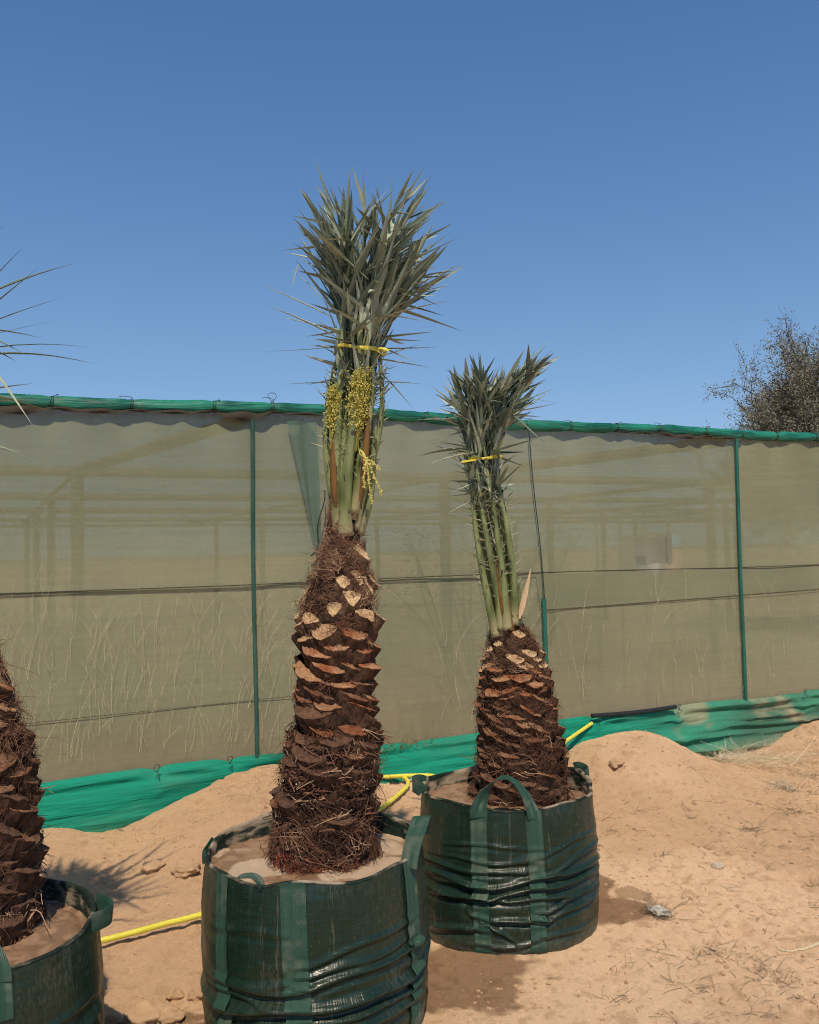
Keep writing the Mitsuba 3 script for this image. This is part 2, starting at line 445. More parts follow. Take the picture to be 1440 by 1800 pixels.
fence = thing('net_fence', 'tall beige shade net fence with green rolled top hem and green skirt behind the palms', 'fence')
TIES = np.array([-2.4, -1.9, -1.35, -.9, -.45, -.03, .41, .90, 1.27, 1.67, 2.00, 2.33, 2.75, 3.15, 3.54, 3.96, 4.37, 4.83, 5.22, 5.60, 6.06, 6.5, 6.95, 7.4, 7.9, 8.4])
TOPZ = lambda t: 2.545 + .012 * np.sin(t * 1.1) - .012 * np.cos((t - .2) * 2.3)
tie_d = lambda t: np.min(np.abs(np.asarray(t)[..., None] - TIES), -1)


def net_sheet(t0, t1, zlo, zhi, off, nt, nz, seed):
    t = np.linspace(t0, t1, nt)
    w = np.linspace(0, 1, nz)
    tt, ww = np.meshgrid(t, w, indexing='ij')
    lo, hi = (f(t)[:, None] if callable(f) else f for f in (zlo, zhi))
    zz = lo + (hi - lo) * ww
    q = np.stack([tt * 1.1, zz * 1.6, tt * 0], -1)
    o = off + .030 * (meshkit.fbm(q, 3, seed) - .5)
    top = np.clip((zz - 2.1) / .45, 0, 1)
    o = o + .022 * top ** 2 * np.cos(np.clip(tie_d(tt) / .2, 0, 1) * np.pi) * -1
    v = fpt(tt, zz, o).reshape(-1, 3)
    return (v, grid_faces(nt, nz)), np.stack([tt, zz], -1).reshape(-1, 2)


split = lambda t: np.where(t < 3.24, 1.455, 1.217 + (t - 3.25) * .0174)
m, uv = net_sheet(-3.2, 8.8, split, TOPZ, .006, 420, 40, 31)
part(fence, 'net_panel', m, 'mat_net', True, uv, label='upper beige see-through net panel')
m, uv = net_sheet(-3.2, 8.8, .20, lambda t: 1.47 + 0 * t, -.003, 420, 36, 31)
part(fence, 'net_panel', m, 'mat_net', True, uv, label='lower beige see-through net panel')
# top hem: the net rolled round a cable, pinched at each tie, green
nt, ns = 900, 14
t = np.linspace(-3.2, 8.8, nt)
pin = np.exp(-(tie_d(t) / .045) ** 2)
full = 1 - .25 * pin
twist = 3.0 * meshkit.noise(np.stack([t * 1.5, t * 0, t * 0], -1), 3)
ang = np.linspace(0, 2 * np.pi, ns, endpoint=False)
tt, aa = np.meshgrid(t, ang, indexing='ij')
ridge = meshkit.fbm(np.stack([tt * 1.6, np.cos(aa + twist[:, None]) * 1.4, np.sin(aa + twist[:, None]) * 1.4], -1), 3, 8) - .5
rr = .031 * full[:, None] * (1 + .6 * ridge) + .003
hem_c = TOPZ(t) + .022 - .006 * np.sin(np.clip(tie_d(t) / .21, 0, 1) * np.pi / 2)
v = fpt(tt, hem_c[:, None] + rr * 1.15 * np.sin(aa), .016 + rr * np.cos(aa))
part(fence, 'top_hem', (v.reshape(-1, 3), grid_faces(nt, ns, wrap_b=True)), 'mat_hem', True, np.stack([tt, aa / 6.283], -1).reshape(-1, 2))
# shadow below the hem modelled as dark scalloped strips, mainly on the left half
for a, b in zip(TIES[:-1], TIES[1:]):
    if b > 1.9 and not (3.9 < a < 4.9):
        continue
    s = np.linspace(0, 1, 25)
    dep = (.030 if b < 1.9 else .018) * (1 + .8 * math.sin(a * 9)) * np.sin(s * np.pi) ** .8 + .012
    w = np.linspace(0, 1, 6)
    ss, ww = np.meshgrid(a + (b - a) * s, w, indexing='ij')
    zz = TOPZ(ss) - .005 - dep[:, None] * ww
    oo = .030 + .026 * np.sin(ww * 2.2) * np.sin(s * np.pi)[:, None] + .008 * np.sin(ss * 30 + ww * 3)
    part(fence, 'hem_shadow', (fpt(ss, zz, oo).reshape(-1, 3), grid_faces(25, 6)), 'mat_hem_shadow', True, np.stack([ss, zz], -1).reshape(-1, 2))
scene['mat_hem_shadow'] = two(principled((.055, .046, .035), .85, .1))  # near-black brown that gives the strips under the hem their shadow tone
# tie wires: a ring and two loose ends each
for i, tk in enumerate(TIES):
    mb = MB()
    a = np.linspace(0, 2 * np.pi, 13)
    for k in (-.006, .007):
        mb.add(*tube(fpt(tk + k + .006 * np.sin(a), TOPZ(tk) + .020 + .034 * np.sin(a), .016 + .031 * np.cos(a)), .0022, 5, False))
    h = .012 + .022 * ((i * 37) % 7) / 7 + (.03 if i == 8 else 0)
    s = np.linspace(0, 1, 9)
    mb.add(*tube(fpt(tk + .05 * s * (1 if i % 2 else -1) + .02 * np.sin(s * 5), TOPZ(tk) + .05 + h * s * (1.6 - s * 1.2), .03 + .02 * s), .0018, 4))
    if i == 8:
        mb.add(*tube(fpt(tk + .03 * np.sin(s * 6.2), TOPZ(tk) + .05 + .06 * np.sin(s * 3.14), .03 + .01 * s), .0018, 4))
    mb.put(fence, 'tie_wire', 'mat_wire', 30)
# seam cords
t = np.linspace(-3.2, 8.8, 200)
part(fence, 'seam_cord', tube(fpt(t, 1.474 + .03 * np.sin(np.clip(t, 1, 5) * .9 - 1.2) * .4, .014), .0036, 6), 'mat_seam', 30)
t = np.linspace(3.24, 8.8, 120)
part(fence, 'seam_cord', tube(fpt(t, split(t) - .004, .014), .0024, 6), 'mat_seam', 30)
t = np.linspace(-3.2, 1.9, 120)
part(fence, 'seam_cord', tube(fpt(t, .745 + .012 * t, .008), .0018, 5), 'mat_seam', 30)
# green posts standing against the net
for tk, z0, z1, r, lb in [(-2.9, -.1, 2.50, .016, None), (1.136, .36, 2.50, .0125, 'slim dull green post'), (3.262, -.1, 1.30, .017, 'short lower green post below a dark cord'), (5.147, .36, 2.515, .0135, None), (7.2, -.1, 2.5, .017, None)]:
    z = np.linspace(z0, z1, 14)
    part(fence, 'post', tube(fpt(tk + .004 * np.sin(z * 3), z, .034), r, 10), 'mat_post_dull' if lb and 'dull' in lb else 'mat_post', 30, label=lb)
z = np.linspace(1.28, 2.5, 20)
part(fence, 'loose_cord', tube(fpt(3.170 + (2.5 - z) * .075 + .006 * np.sin(z * 5), z, .04), .0042, 5), 'mat_wire', 30, label='thin dark cord running straight down the net')
c = spline([fpt(1.60, 2.06, .06), fpt(1.575, 1.95, .09), fpt(1.54, 1.8, .08), fpt(1.525, 1.66, .05), fpt(1.50, 1.64, .045), fpt(1.53, 1.655, .05), fpt(1.535, 1.5, .05)], 30)
part(fence, 'loose_cord', tube(c, .0045, 5), 'mat_wire', 30, label='dark cord hooked in a bow beside the tall palm')
# pleated greenish flap of doubled net
mb = MB()
s, w = np.meshgrid(np.linspace(0, 1, 20), np.linspace(0, 1, 10), indexing='ij')
zz = 2.50 - .86 * s
tt = 1.36 + (1.555 - 1.36) * w * (1 - s) + .185 * s + .03 * s * w
mb.add(fpt(tt, zz, .045 + .022 * np.sin(w * 7 + s * 2)), grid_faces(20, 10), np.stack([tt, zz], -1).reshape(-1, 2))
mb.put(fence, 'net_flap', 'mat_flap', True, label='greenish doubled net pleat narrowing downwards')
# skirt: green net band, its top hem tied at intervals, sand heaped on its foot
nt, nw = 760, 46
t, w = np.linspace(-3.2, 8.8, nt), np.linspace(0, 1, nw)
tt, ww = np.meshgrid(t, w, indexing='ij')
pinch_t = np.array([-2.2, -1.1, -.25, .53, .96, 1.5, 2.2, 3.0, 3.67, 4.42, 5.75, 6.7, 7.6])
pd = np.min(np.abs(tt[..., None] - pinch_t), -1)
zt = .412 + .018 * np.sin(tt * 2.1) + .03 * np.exp(-((tt - 4.9) / .5) ** 2) + .02 * np.exp(-((tt - 5.8) / .3) ** 2) - .02 * np.exp(-(pd / .05) ** 2)
zz = zt - (zt + .12) * ww
roll = np.exp(-((ww - .05) / .05) ** 2) * .034 * (1 - .75 * np.exp(-(pd / .10) ** 2))
belly = .035 + .10 * np.sin(np.clip(ww * 1.25, 0, 1) * np.pi * .62) * (.75 + .5 * meshkit.noise(np.stack([tt * .9, tt * 0, tt * 0], -1), 4))
fold = meshkit.fbm(np.stack([tt * .9 + ww * .6, ww * 9 - tt * .35, tt * 0], -1), 3, 13) - .5
fold = np.sign(fold) * np.abs(fold) ** .8
fan = np.exp(-pd / .22) * np.sin((ww * 26) + tt * 5) * .012 * np.clip(ww * 4, 0, 1) * (1 - ww)
groove = -.020 * np.exp(-((ww - .13) / .035) ** 2) * (1 - np.exp(-(pd / .08) ** 2))
rightw = 1 + 1.1 * np.clip((tt - 3.4) / 1.5, 0, 1)
oo = belly * np.clip(ww * 6 + .3, 0, 1) + roll + .05 * fold * np.clip(ww * 5, 0, 1) * rightw + fan + groove
part(fence, 'skirt', (fpt(tt, zz, oo).reshape(-1, 3), grid_faces(nt, nw)), 'mat_green_net', True, np.stack([tt, zz], -1).reshape(-1, 2))
# a dark pipe lying in the open hem of the skirt
t = np.linspace(3.62, 4.40, 26)
part(fence, 'hem_pipe', tube(fpt(t, .436 - .012 * np.sin((t - 3.62) * 3.5), .070), .016, 10), 'mat_pipe', 30, label='black pipe lying in the open skirt hem')
for tk in (.53, .96, 3.67, 4.42, 5.75):
    mb = MB()
    s = np.linspace(0, 1, 9)
    mb.add(*tube(fpt(tk + .018 * np.sin(s * 6), .40 + .05 * np.sin(s * 3), .07 + .03 * s), .0022, 4))
    mb.add(*tube(fpt(tk + .02 * s, .42 - .06 * s, .08 + .02 * np.sin(s * 5)), .0022, 4))
    mb.put(fence, 'skirt_wire', 'mat_wire', 30)

# ---------------------------------------------------------------- shade house behind the net
house = thing('shade_house', 'flat-roofed shade house of posts and beams seen dimly through the net', 'shade house')


def beam(a, b, r):
    return tube(np.array([a, (np.asarray(a) + b) / 2, b]), r, 4)


for d, r_ in ((3.77, .045), (7.6, .04), (11.4, .04), (15.2, .04)):
    for k in range(-3, 8):
        part(house, 'post', beam(fpt(.44 + 4.0 * k, -.1, -d), fpt(.44 + 4.0 * k, 2.5, -d), r_ * 1.41), 'mat_wood', False)
for d in (3.77, 7.6, 11.4, 15.2, 19.0):
    part(house, 'beam', beam(fpt(-14, 2.5, -d), fpt(36, 2.5, -d), .05), 'mat_steel', False)
for k in range(-3, 8):
    part(house, 'rafter', beam(fpt(1.1 + 4.0 * k, 2.505, -.06), fpt(.44 + 4.0 * k, 2.505, -3.7), .05), 'mat_wood', False)
    part(house, 'rafter', beam(fpt(.44 + 4.0 * k, 2.505, -3.84), fpt(.44 + 4.0 * k, 2.505, -19.0), .035), 'mat_wood', False)
tt, dd = np.meshgrid(np.linspace(-14, 36, 110), np.linspace(.05, 19.1, 50), indexing='ij')
zz = 2.575 - .06 * np.sin(np.clip(dd % 3.85 / 3.85, 0, 1) * np.pi)
part(house, 'roof_net', (fpt(tt, zz, -dd).reshape(-1, 3), grid_faces(110, 50)), 'mat_roof_net', True, np.stack([tt, dd], -1).reshape(-1, 2))
for te in (-14.05, 36.05):
    dd, zz = np.meshgrid(np.linspace(.05, 19.1, 40), np.linspace(-.1, 2.55, 8), indexing='ij')
    part(house, 'side_net', (fpt(te, zz, -dd).reshape(-1, 3), grid_faces(40, 8)), 'mat_roof_net', True, np.stack([dd, zz], -1).reshape(-1, 2))
tt, zz = np.meshgrid(np.linspace(-14, 36, 90), np.linspace(-.1, 2.55, 8), indexing='ij')
part(house, 'back_net', (fpt(tt, zz, -19.15 + .05 * np.sin(tt * 2)).reshape(-1, 3), grid_faces(90, 8)), 'mat_roof_net', True, np.stack([tt, zz], -1).reshape(-1, 2))

# pale stand with cloths, behind the right half of the net
st = thing('cloth_stand', 'light stand draped with pale cloths, dimly seen through the right half of the net', 'stand')
sc = lambda u, z, d=0.0: fpt(4.33 + u, z, -.14 - d)
for u in (-.24, .24):
    for d in (0, .3):
        part(st, 'leg', tube(np.array([sc(u, -.1, d), sc(u, 1.0, d), sc(u, 1.94, d)]), .014, 8), 'mat_cloth', 30)
for u, w_, h_, z_, d in [(-.03, .46, .34, 1.58, .02), (.17, .26, .24, 1.63, .05), (-.12, .26, .16, 1.66, -.01), (-.19, .10, .07, 1.93, -.03), (.2, .13, .08, 1.945, -.03), (.03, .26, .14, 1.45, -.04)]:
    a, b = np.meshgrid(np.linspace(-.5, .5, 14), np.linspace(-.5, .5, 10), indexing='ij')
    v = fpt(4.33 + u + a * w_ + .1 * b * w_, z_ + b * h_ + .02 * a, -.14 - d + .03 * np.sin(a * 9 + u * 20) * (.6 - b))
    part(st, 'cloth', (v.reshape(-1, 3), grid_faces(14, 10)), 'mat_cloth', True)

# dry reeds and straw standing behind the net
mb = MB()
r2 = np.random.default_rng(21)
n = 1500
clump = r2.choice([-.9, -.4, -.1, .1, .3, .45, .6, .85, 1.0, 1.3, 1.5, 1.8, 2.6, 3.5, 3.9, 4.6, 5.4, 6.2], n)
tk = clump + r2.normal(0, .16, n)
dk = .05 + r2.gamma(1.3, .28, n)
hk = r2.uniform(.7, 1.75, n) * np.where(tk > 3, .72, 1)
ln = r2.normal(0, .22, n)
s = np.linspace(0, 1, 7)
P = np.stack([fpt(tk + ln * u ** 1.8 * hk, -.02 + hk * u * (1 - .12 * np.abs(ln) * u), -dk - .05 * ln * u) for u in s], 1)
v, f = tubes(P, (.0045 * (1 - .75 * s))[None], 3)
mb.add(v, f, np.repeat(np.stack([r2.uniform(.2, 1, n), np.zeros(n)], 1), 21, 0))
scene['dry_reeds'] = mikit.ply(mb.get()[0], 'mat_straw', smooth=False, uv=mb.get()[1])
labels['dry_reeds'] = {'label': 'pale dry reeds standing behind the beige net', 'category': 'reeds', 'kind': 'stuff'}

# straws caught on the face of the net
n = 420
r2 = np.random.default_rng(22)
tk = np.where(r2.uniform(size=n) < .7, r2.uniform(-.3, 1.7, n), r2.uniform(2.4, 6, n))
zk, hk, ln = r2.uniform(.45, 1.30, n), r2.gamma(3, .075, n), r2.normal(0, .22, n)
s = np.linspace(0, 1, 6)
bend = r2.normal(0, .3, n)
P = np.stack([fpt(tk + ln * hk * u + bend * hk * u * u, zk + hk * u * (1 - .25 * u * np.abs(ln)), .030 + .004 * np.sin(u * 3 + tk * 50)) for u in s], 1)
v, f = tubes(P, (r2.uniform(.0004, .0009, n)[:, None] * (1 - .6 * s)), 3)
part(fence, 'caught_straw', (v, f), 'mat_straw', False, np.repeat(np.stack([r2.uniform(0, .5, n), np.zeros(n)], 1), 18, 0), kind='stuff')

# thin leafless bush behind the right half of the net
bush = thing('bush', 'sparse dark bush seen faintly through the right half of the net', 'bush')
mb, ml = MB(), MB()
r2 = np.random.default_rng(5)
for i in range(16):
    a = r2.uniform(-1, 1)
    c = spline([fpt(4.2, -.05, -2.6), fpt(4.2 + a * .7, .9, -2.6 + r2.normal(0, .2)), fpt(4.2 + a * 1.7, 1.9 + r2.uniform(-.1, .28), -2.6 + r2.normal(0, .4))], 12)
    mb.add(*tube(c, np.linspace(.014, .003, 12), 4))
    for q in c[5:]:
        for _ in range(14):
            o = q + r2.normal(0, .075, 3)
            d1, d2 = nrm(r2.normal(0, 1, 3)) * .022, nrm(r2.normal(0, 1, 3)) * .012
            ml.add([o - d1, o + d2, o + d1, o - d2], [[0, 1, 2, 3]], (r2.uniform(0, .4), 0))
mb.put(bush, 'stem', 'mat_twig', 30)
ml.put(bush, 'leaves', 'mat_acacia', False, kind='stuff')

# ---------------------------------------------------------------- acacia beyond the fence
tree = thing('acacia_tree', 'grey sparse thorny tree rising beyond the fence at the right', 'tree')
r2 = np.random.default_rng(12)
mb, ml = MB(), MB()
tips = []


def grow(p, d, length, r, level):
    k = 6
    pts = [p]
    q, dd = p.copy(), d.copy()
    for i in range(k):
        dd = nrm(dd + r2.normal(0, .16, 3) + np.array([0, 0, .05]))
        q = q + dd * length / k
        pts.append(q)
    mb.add(*tube(np.array(pts), np.linspace(r, r * .55, k + 1), 5 if level < 3 else 3, False))
    if level >= 3:
        tips.append((np.array(pts), level))
    if level == 5:
        return
    for j in range([4, 4, 4, 4, 3][level]):
        i = r2.integers(2, k + 1)
        ax = nrm(r2.normal(0, 1, 3))
        nd = nrm(dd * .75 + ax * .8 + np.array([0, 0, .12]))
        grow(pts[i].copy(), nd, length * r2.uniform(.58, .8), r * .5, level + 1)


base = np.array([8.15, 16.2, 0.62])
mb.add(*tube(np.array([base + [0, 0, -.2], base + [0.03, 0, .7], base + [.0, 0.05, 1.5]]), [.16, .14, .12], 9))
for a, sp in [(0.4, .5), (1.9, .55), (3.3, .62), (4.4, .5), (5.5, .55), (2.9, .22), (3.9, .38), (3.0, .42), (3.5, .55), (3.2, .8), (2.6, .6)]:
    grow(base + [0, 0, 1.4], nrm(np.array([math.cos(a) * sp, math.sin(a) * sp, 1])), 1.72, .06, 1)
for a in (0.2, 1.3, 2.4, 3.0, 3.5, 4.6, 5.6):
    grow(base + [0, 0, 1.1], nrm(np.array([math.cos(a), math.sin(a), .9])), 1.75, .05, 1)
mb.put(tree, 'trunk', 'mat_twig', 40)
V, Fc, U = [], [], []
for pts, lev in tips:
    nl = 80 if lev == 3 else 58 if lev == 4 else 40
    i = r2.integers(0, len(pts), nl)
    o = pts[i] + r2.normal(0, .045, (nl, 3))
    keep = r2.uniform(0, 1, nl) < np.clip(1.15 - (o[:, 2] - 3.2) * .28, .35, 1)
    o = o[keep]
    nl = len(o)
    a, b = nrm(r2.normal(0, 1, (nl, 3))) * r2.uniform(.014, .034, (nl, 1)), nrm(r2.normal(0, 1, (nl, 3))) * .012
    V.append(np.stack([o - a, o + b, o + a, o - b], 1).reshape(-1, 3))
    U.append(np.repeat(np.stack([r2.beta(1.6, 1.6, nl), np.zeros(nl)], 1), 4, 0))
V, U = np.vstack(V), np.vstack(U)
ml.add(V, np.arange(len(V)).reshape(-1, 4), U)
ml.put(tree, 'crown', 'mat_acacia', False, kind='stuff')

# ---------------------------------------------------------------- planter bags
def make_bag(i, label, rim_fn, wrinkles, soil_z):
    cx, cy, R, H = BAGS[i]
    key = thing('planter_bag', label, 'planter bag', 'dark green woven planter bags')

    def rad(th, z):
        th, z = np.broadcast_arrays(np.asarray(th, float), np.asarray(z, float))
        h = z / H
        r = R * (.975 + .045 * np.sin(np.clip(h, 0, 1) * np.pi) ** .7 - .012 * h) * (1 - .035 * np.clip(1 - h / .07, 0, 1) ** 2)
        r = r + .010 * np.sin(2 * th + i) + .007 * np.sin(3 * th + 2 * i)
        q = np.stack([np.cos(th) * 3.0, np.sin(th) * 3.0, z * 2.4], -1)
        r = r + .020 * (meshkit.fbm(q, 3, 40 + i) - .5)
        q2 = np.stack([np.cos(th) * 4.0, np.sin(th) * 4.0, z * 34 + np.sin(th * 2 + i) * 1.5], -1)
        w2 = np.clip(meshkit.noise(np.stack([np.cos(th) * 2, np.sin(th) * 2, z * 5], -1), 9 + i) * 2.4 - .7, 0, 1) * np.clip(1.25 - h, .1, 1)
        r = r + .011 * (meshkit.fbm(q2, 2, 50 + i) - .5) * w2
        for (z0, tilt, ph, th0, wid, dep, tk) in wrinkles:
            dth = (th - th0 + np.pi) % (2 * np.pi) - np.pi
            zc = z0 + tilt * dth + .012 * np.sin(dth * 3 + ph) + .006 * np.sin(dth * 7 + ph * 2)
            win = np.exp(-(np.abs(dth) / wid) ** 4)
            x = (z - zc) / tk
            r = r + dep * win * (np.exp(-x ** 2) - .85 * np.exp(-(x + 1.7) ** 2) - .3 * np.exp(-(x - 2.1) ** 2))
        return r

    nth, nz = 420, 150
    th = np.linspace(0, 2 * np.pi, nth, endpoint=False)
    rim = H + rim_fn(th)
    w = np.linspace(0, 1, nz)
    tt, ww = np.meshgrid(th, w, indexing='ij')
    zz = rim[:, None] * ww
    rr = rad(tt, zz)
    lip = meshkit.fbm(np.stack([np.cos(tt) * 5, np.sin(tt) * 5, tt * 0], -1), 3, 60 + i) - .5
    rr = rr + .022 * lip * np.clip((ww - .93) / .07, 0, 1)
    gz = ground_low(cx + np.cos(tt) * R, cy + np.sin(tt) * R) - .015
    zz = zz + gz * (1 - ww)
    v = np.stack([cx + rr * np.cos(tt), cy + rr * np.sin(tt), zz], -1)
    part(key, 'wall', (v.reshape(-1, 3), grid_faces(nth, nz, wrap_a=True)), 'mat_bag', True, np.stack([tt * R, zz], -1).reshape(-1, 2))
    # rim: edge turned in, then the inside wall going down into the soil
    prof = [(0, 0), (.003, .004), (-.001, .009), (-.008, .009), (-.013, .003), (-.013, -.012), (-.011, -.03), (-.018, -.05), (-.014, -.08), (-.018, -.14)]
    tr = rr[:, -1]
    rows = []
    for j, (dr_, dz_) in enumerate(prof):
        wob = .012 * (meshkit.fbm(np.stack([np.cos(th) * 9, np.sin(th) * 9, th * 0 + j * .6], -1), 2, 70 + i) - .5) * (j > 4)
        a = tr + dr_ + wob
        rows.append(np.stack([cx + a * np.cos(th), cy + a * np.sin(th), rim + gz[:, -1] * 0 + dz_], -1))
    v = np.stack(rows, 1)
    part(key, 'rim', (v.reshape(-1, 3), grid_faces(nth, len(prof), wrap_a=True)), 'mat_bag_inside', True)
    # soil
    nr = 60
    q, tt2 = np.meshgrid(np.linspace(0, 1, nr), th[::3], indexing='ij')
    ra = (tr[::3] - .012)[None] * q
    xx, yy = cx + ra * np.cos(tt2), cy + ra * np.sin(tt2)
    pq = np.stack([xx, yy, xx * 0], -1)
    zz2 = soil_z + .03 * (meshkit.fbm(pq * 5, 3, 81 + i) - .5) + .012 * (meshkit.fbm(pq * 26, 3, 82 + i) - .5) + .004 * (meshkit.noise(pq * 90, 83) - .5)
    zz2 = zz2 - .012 * np.exp(-((q - .95) / .05) ** 2)
    sk = thing('soil_fill', ['damp sandy soil with pale crusts filling the middle bag under the tall palm', 'damp sandy soil filling the right-hand bag under the short palm', 'smooth damp sandy soil filling the left-hand bag'][i], 'soil')
    scene[sk] = mikit.ply((np.stack([xx, yy, zz2], -1).reshape(-1, 3), grid_faces(nr, len(th[::3]), wrap_b=True)), 'mat_soil', smooth=True)
    rimz = lambda a: H + float(np.interp(a % (2 * np.pi), np.r_[th, 2 * np.pi], np.r_[rim_fn(th), rim_fn(th[:1])]))

    def at(a, z, off=.004):
        r = rad(a, z) + off
        return np.stack([cx + r * np.cos(a), cy + r * np.sin(a), np.broadcast_to(z, np.shape(r))], -1)
    return key, at, rimz


def band_on(at, th, z_hi, z_lo, width=.062, drift=0.0, off=.0035, R=.4):
    z = np.linspace(z_hi, z_lo, 80)
    a = th + drift * np.linspace(0, 1, 80)
    P = at(a, z, 0)
    # the webbing lies over fine wrinkles: smooth its line a little and keep it outside the wall on both edges
    e1, e2 = at(a + width * .5 / R, z, 0), at(a - width * .5 / R, z, 0)
    N = np.stack([np.cos(a), np.sin(a), a * 0], -1)
    W = nrm(e1 - e2)
    mid = (e1 + e2) / 2
    over = np.maximum(((P - mid) * N).sum(-1), 0)
    k = np.exp(-np.linspace(-2, 2, 9) ** 2)
    over = np.convolve(np.pad(over, 4, mode='edge'), k / k.sum(), 'valid')
    C = mid + N * (over + off)[:, None]
    return strip(C, W, N, width, .0035)


def arch(p0, p1, top, w0, w1, bulge, n=40, width=.058, twist=0.0):
    """A carrying loop rising from p0 and falling to p1; across directions w0, w1 at its ends."""
    s = np.linspace(0, 1, n)
    c = spline([p0, p0 * .80 + p1 * .20 + [0, 0, top * .72] + bulge * .6, (p0 + p1) / 2 + [0, 0, top] + bulge, p0 * .20 + p1 * .80 + [0, 0, top * .72] + bulge * .6, p1], n)
    tang = nrm(np.gradient(c, axis=0))
    side = nrm(np.cross(p1 - p0, [0, 0, 1.0]))            # the band's flat side looks outwards from the bag at its feet
    W = nrm(w0[None] * (1 - s[:, None]) + w1[None] * s[:, None] + .0 * side)
    W = nrm(W - (W * tang).sum(-1, keepdims=True) * tang)
    N = np.cross(W, tang)
    return c, W, N, width


def ang_of(i, x):
    """Angle of the front point of bag i that lies at the world x."""
    cx, cy, R, H = BAGS[i]
    return -math.acos(max(-1, min(1, (x - cx) / (R * 1.0))))


FR = -np.pi / 2
bag1, at1, rim1 = make_bag(0, 'middle dark green woven planter bag holding the tall palm, nearest to the viewer',
                           lambda a: .012 * np.cos(a - FR) * .0 + .030 * np.sin(a).clip(0, 1) + .008 * np.sin(3 * a + 1) + .006 * np.sin(7 * a) - .012 * np.exp(-((a % 6.283 - 4.35) / .16) ** 2),
                           [(.305, .020, .3, FR + .2, 1.3, .012, .013), (.335, .030, 1.2, FR + .35, .75, .009, .010), (.225, .022, 2.0, FR + .1, 1.6, .018, .015), (.185, .022, 2.6, FR + .45, .9, .010, .012),
                            (.14, .01, .6, FR + .1, 1.4, .012, .014), (.39, .035, 1.0, FR + .5, .6, .006, .010), (.25, -.04, .2, FR - .75, .5, .008, .009), (.45, .0, .5, FR - .5, .4, .004, .012), (.09, -.02, .5, FR - .2, .9, .01, .013)], .568)
bag2, at2, rim2 = make_bag(1, 'right-hand dark green planter bag with an upright front handle holding the short palm',
                           lambda a: .022 * np.sin(a).clip(0, 1) + .010 * np.sin(2 * a + .6) + .006 * np.sin(5 * a) + .02 * np.exp(-((a % 6.283 - .25) / .3) ** 2),
                           [(.305, .012, .3, FR + .1, 1.5, .013, .010), (.265, .020, 1.2, FR + .2, 1.2, .013, .010), (.235, .010, 2.2, FR - .2, .9, .012, .009), (.345, .018, 2.6, FR - .5, .8, .008, .009), (.36, .05, .6, FR + .8, .5, .009, .009),
                            (.145, .0, 1.6, FR + .05, .36, .015, .009), (.13, -.27, .2, FR - .28, .24, .011, .009), (.205, .045, .9, FR + .75, .6, .010, .009), (.165, .05, 1.7, FR + .8, .6, .010, .010), (.42, .03, .4, FR + .6, .6, .006, .009),
                            (.10, .02, .4, FR - .7, .5, .010, .012), (.30, -.05, .4, FR - .85, .45, .010, .010), (.07, .01, .4, FR + .3, .8, .008, .010), (.38, .0, 2.4, FR - .25, .5, .005, .008), (.44, -.02, 1.1, FR - .3, .5, .004, .008)], .552)
bag3, at3, rim3 = make_bag(2, 'left-hand dark green planter bag cut by the left edge of the picture',
                           lambda a: .014 * np.sin(a).clip(0, 1) + .016 * np.cos(a - FR).clip(0, 1) + .008 * np.sin(3 * a + .4),
                           [(.30, .05, .3, FR + .5, 1.2, .016, .013), (.245, .06, 1.2, FR + .6, 1.1, .012, .012), (.19, .03, .5, FR + .3, 1.2, .012, .013), (.4, .02, 1.5, FR + .8, .6, .006, .010), (.46, .0, .5, FR + .2, .5, .004, .010)], .545)


def put_strip(key, name, s, **kw):
    v, f, uv = s
    return part(key, name, (v, f), 'mat_webbing', False, uv, **kw)


# bag 1: two straps on its front, one on its right, the right one's loop standing up, left rim knob
for xw, zlo, wd in [(-.640, .03, .062), (-.395, .03, .082)]:
    a = ang_of(0, xw)
    put_strip(bag1, 'strap', band_on(at1, a, rim1(a) + .004, zlo, wd, .06))
a = ang_of(0, -.012)
put_strip(bag1, 'strap', band_on(at1, a, rim1(a) + .004, .335, .075, .0, .006))
put_strip(bag1, 'strap', band_on(at1, a + .05, .325, .02, .070, .0))
# knot of webbing at the pinch on the right
p = at1(np.array([a + .02]), np.array([.335]), .010)[0]
m = trimesh.creation.icosphere(subdivisions=3)
v = m.vertices * [.034, .020, .016] * (1 + .25 * (meshkit.fbm(m.vertices * 2.2, 2, 4)[:, None] - .5))
part(bag1, 'strap_knot', (v @ trimesh.transformations.rotation_matrix(a + np.pi / 2, [0, 0, 1])[:3, :3].T + p, m.faces), 'mat_webbing', True, v[:, [0, 2]])
# loops on the right of bag 1 (outwards) and of the front pair (fallen inwards)
b0, b1 = at1(np.array([a]), np.array([rim1(a) - .02]), .006)[0], at1(np.array([a + .60]), np.array([rim1(a + .6) - .0]), .006)[0]
c, W, N, wd = arch(b0, b1, .115, np.array([.85, -.35, .25]), np.array([.85, .45, -.2]), np.array([.02, -.01, .0]), width=.062)
put_strip(bag1, 'handle', strip(c, W, N, wd, .004), label='handle standing up on the right rim')
al = ang_of(0, -.640)
ar = ang_of(0, -.395)
b0, b1 = at1(np.array([al + .14]), np.array([rim1(al) - .006]), -.008)[0], at1(np.array([al + .44]), np.array([rim1(al + .4) - .006]), -.008)[0]
c, W, N, wd = arch(b0, b1, .012, np.array([.3, .9, .1]), np.array([-.3, .9, .1]), np.array([.0, .045, .004]), width=.034)
put_strip(bag1, 'handle', strip(c, W, N, wd, .004), label='handle folded down inside the front rim')
b0 = at1(np.array([np.pi + .08]), np.array([rim1(np.pi)]), .0)[0]
b1 = at1(np.array([np.pi - .22]), np.array([rim1(np.pi - .22)]), .0)[0]
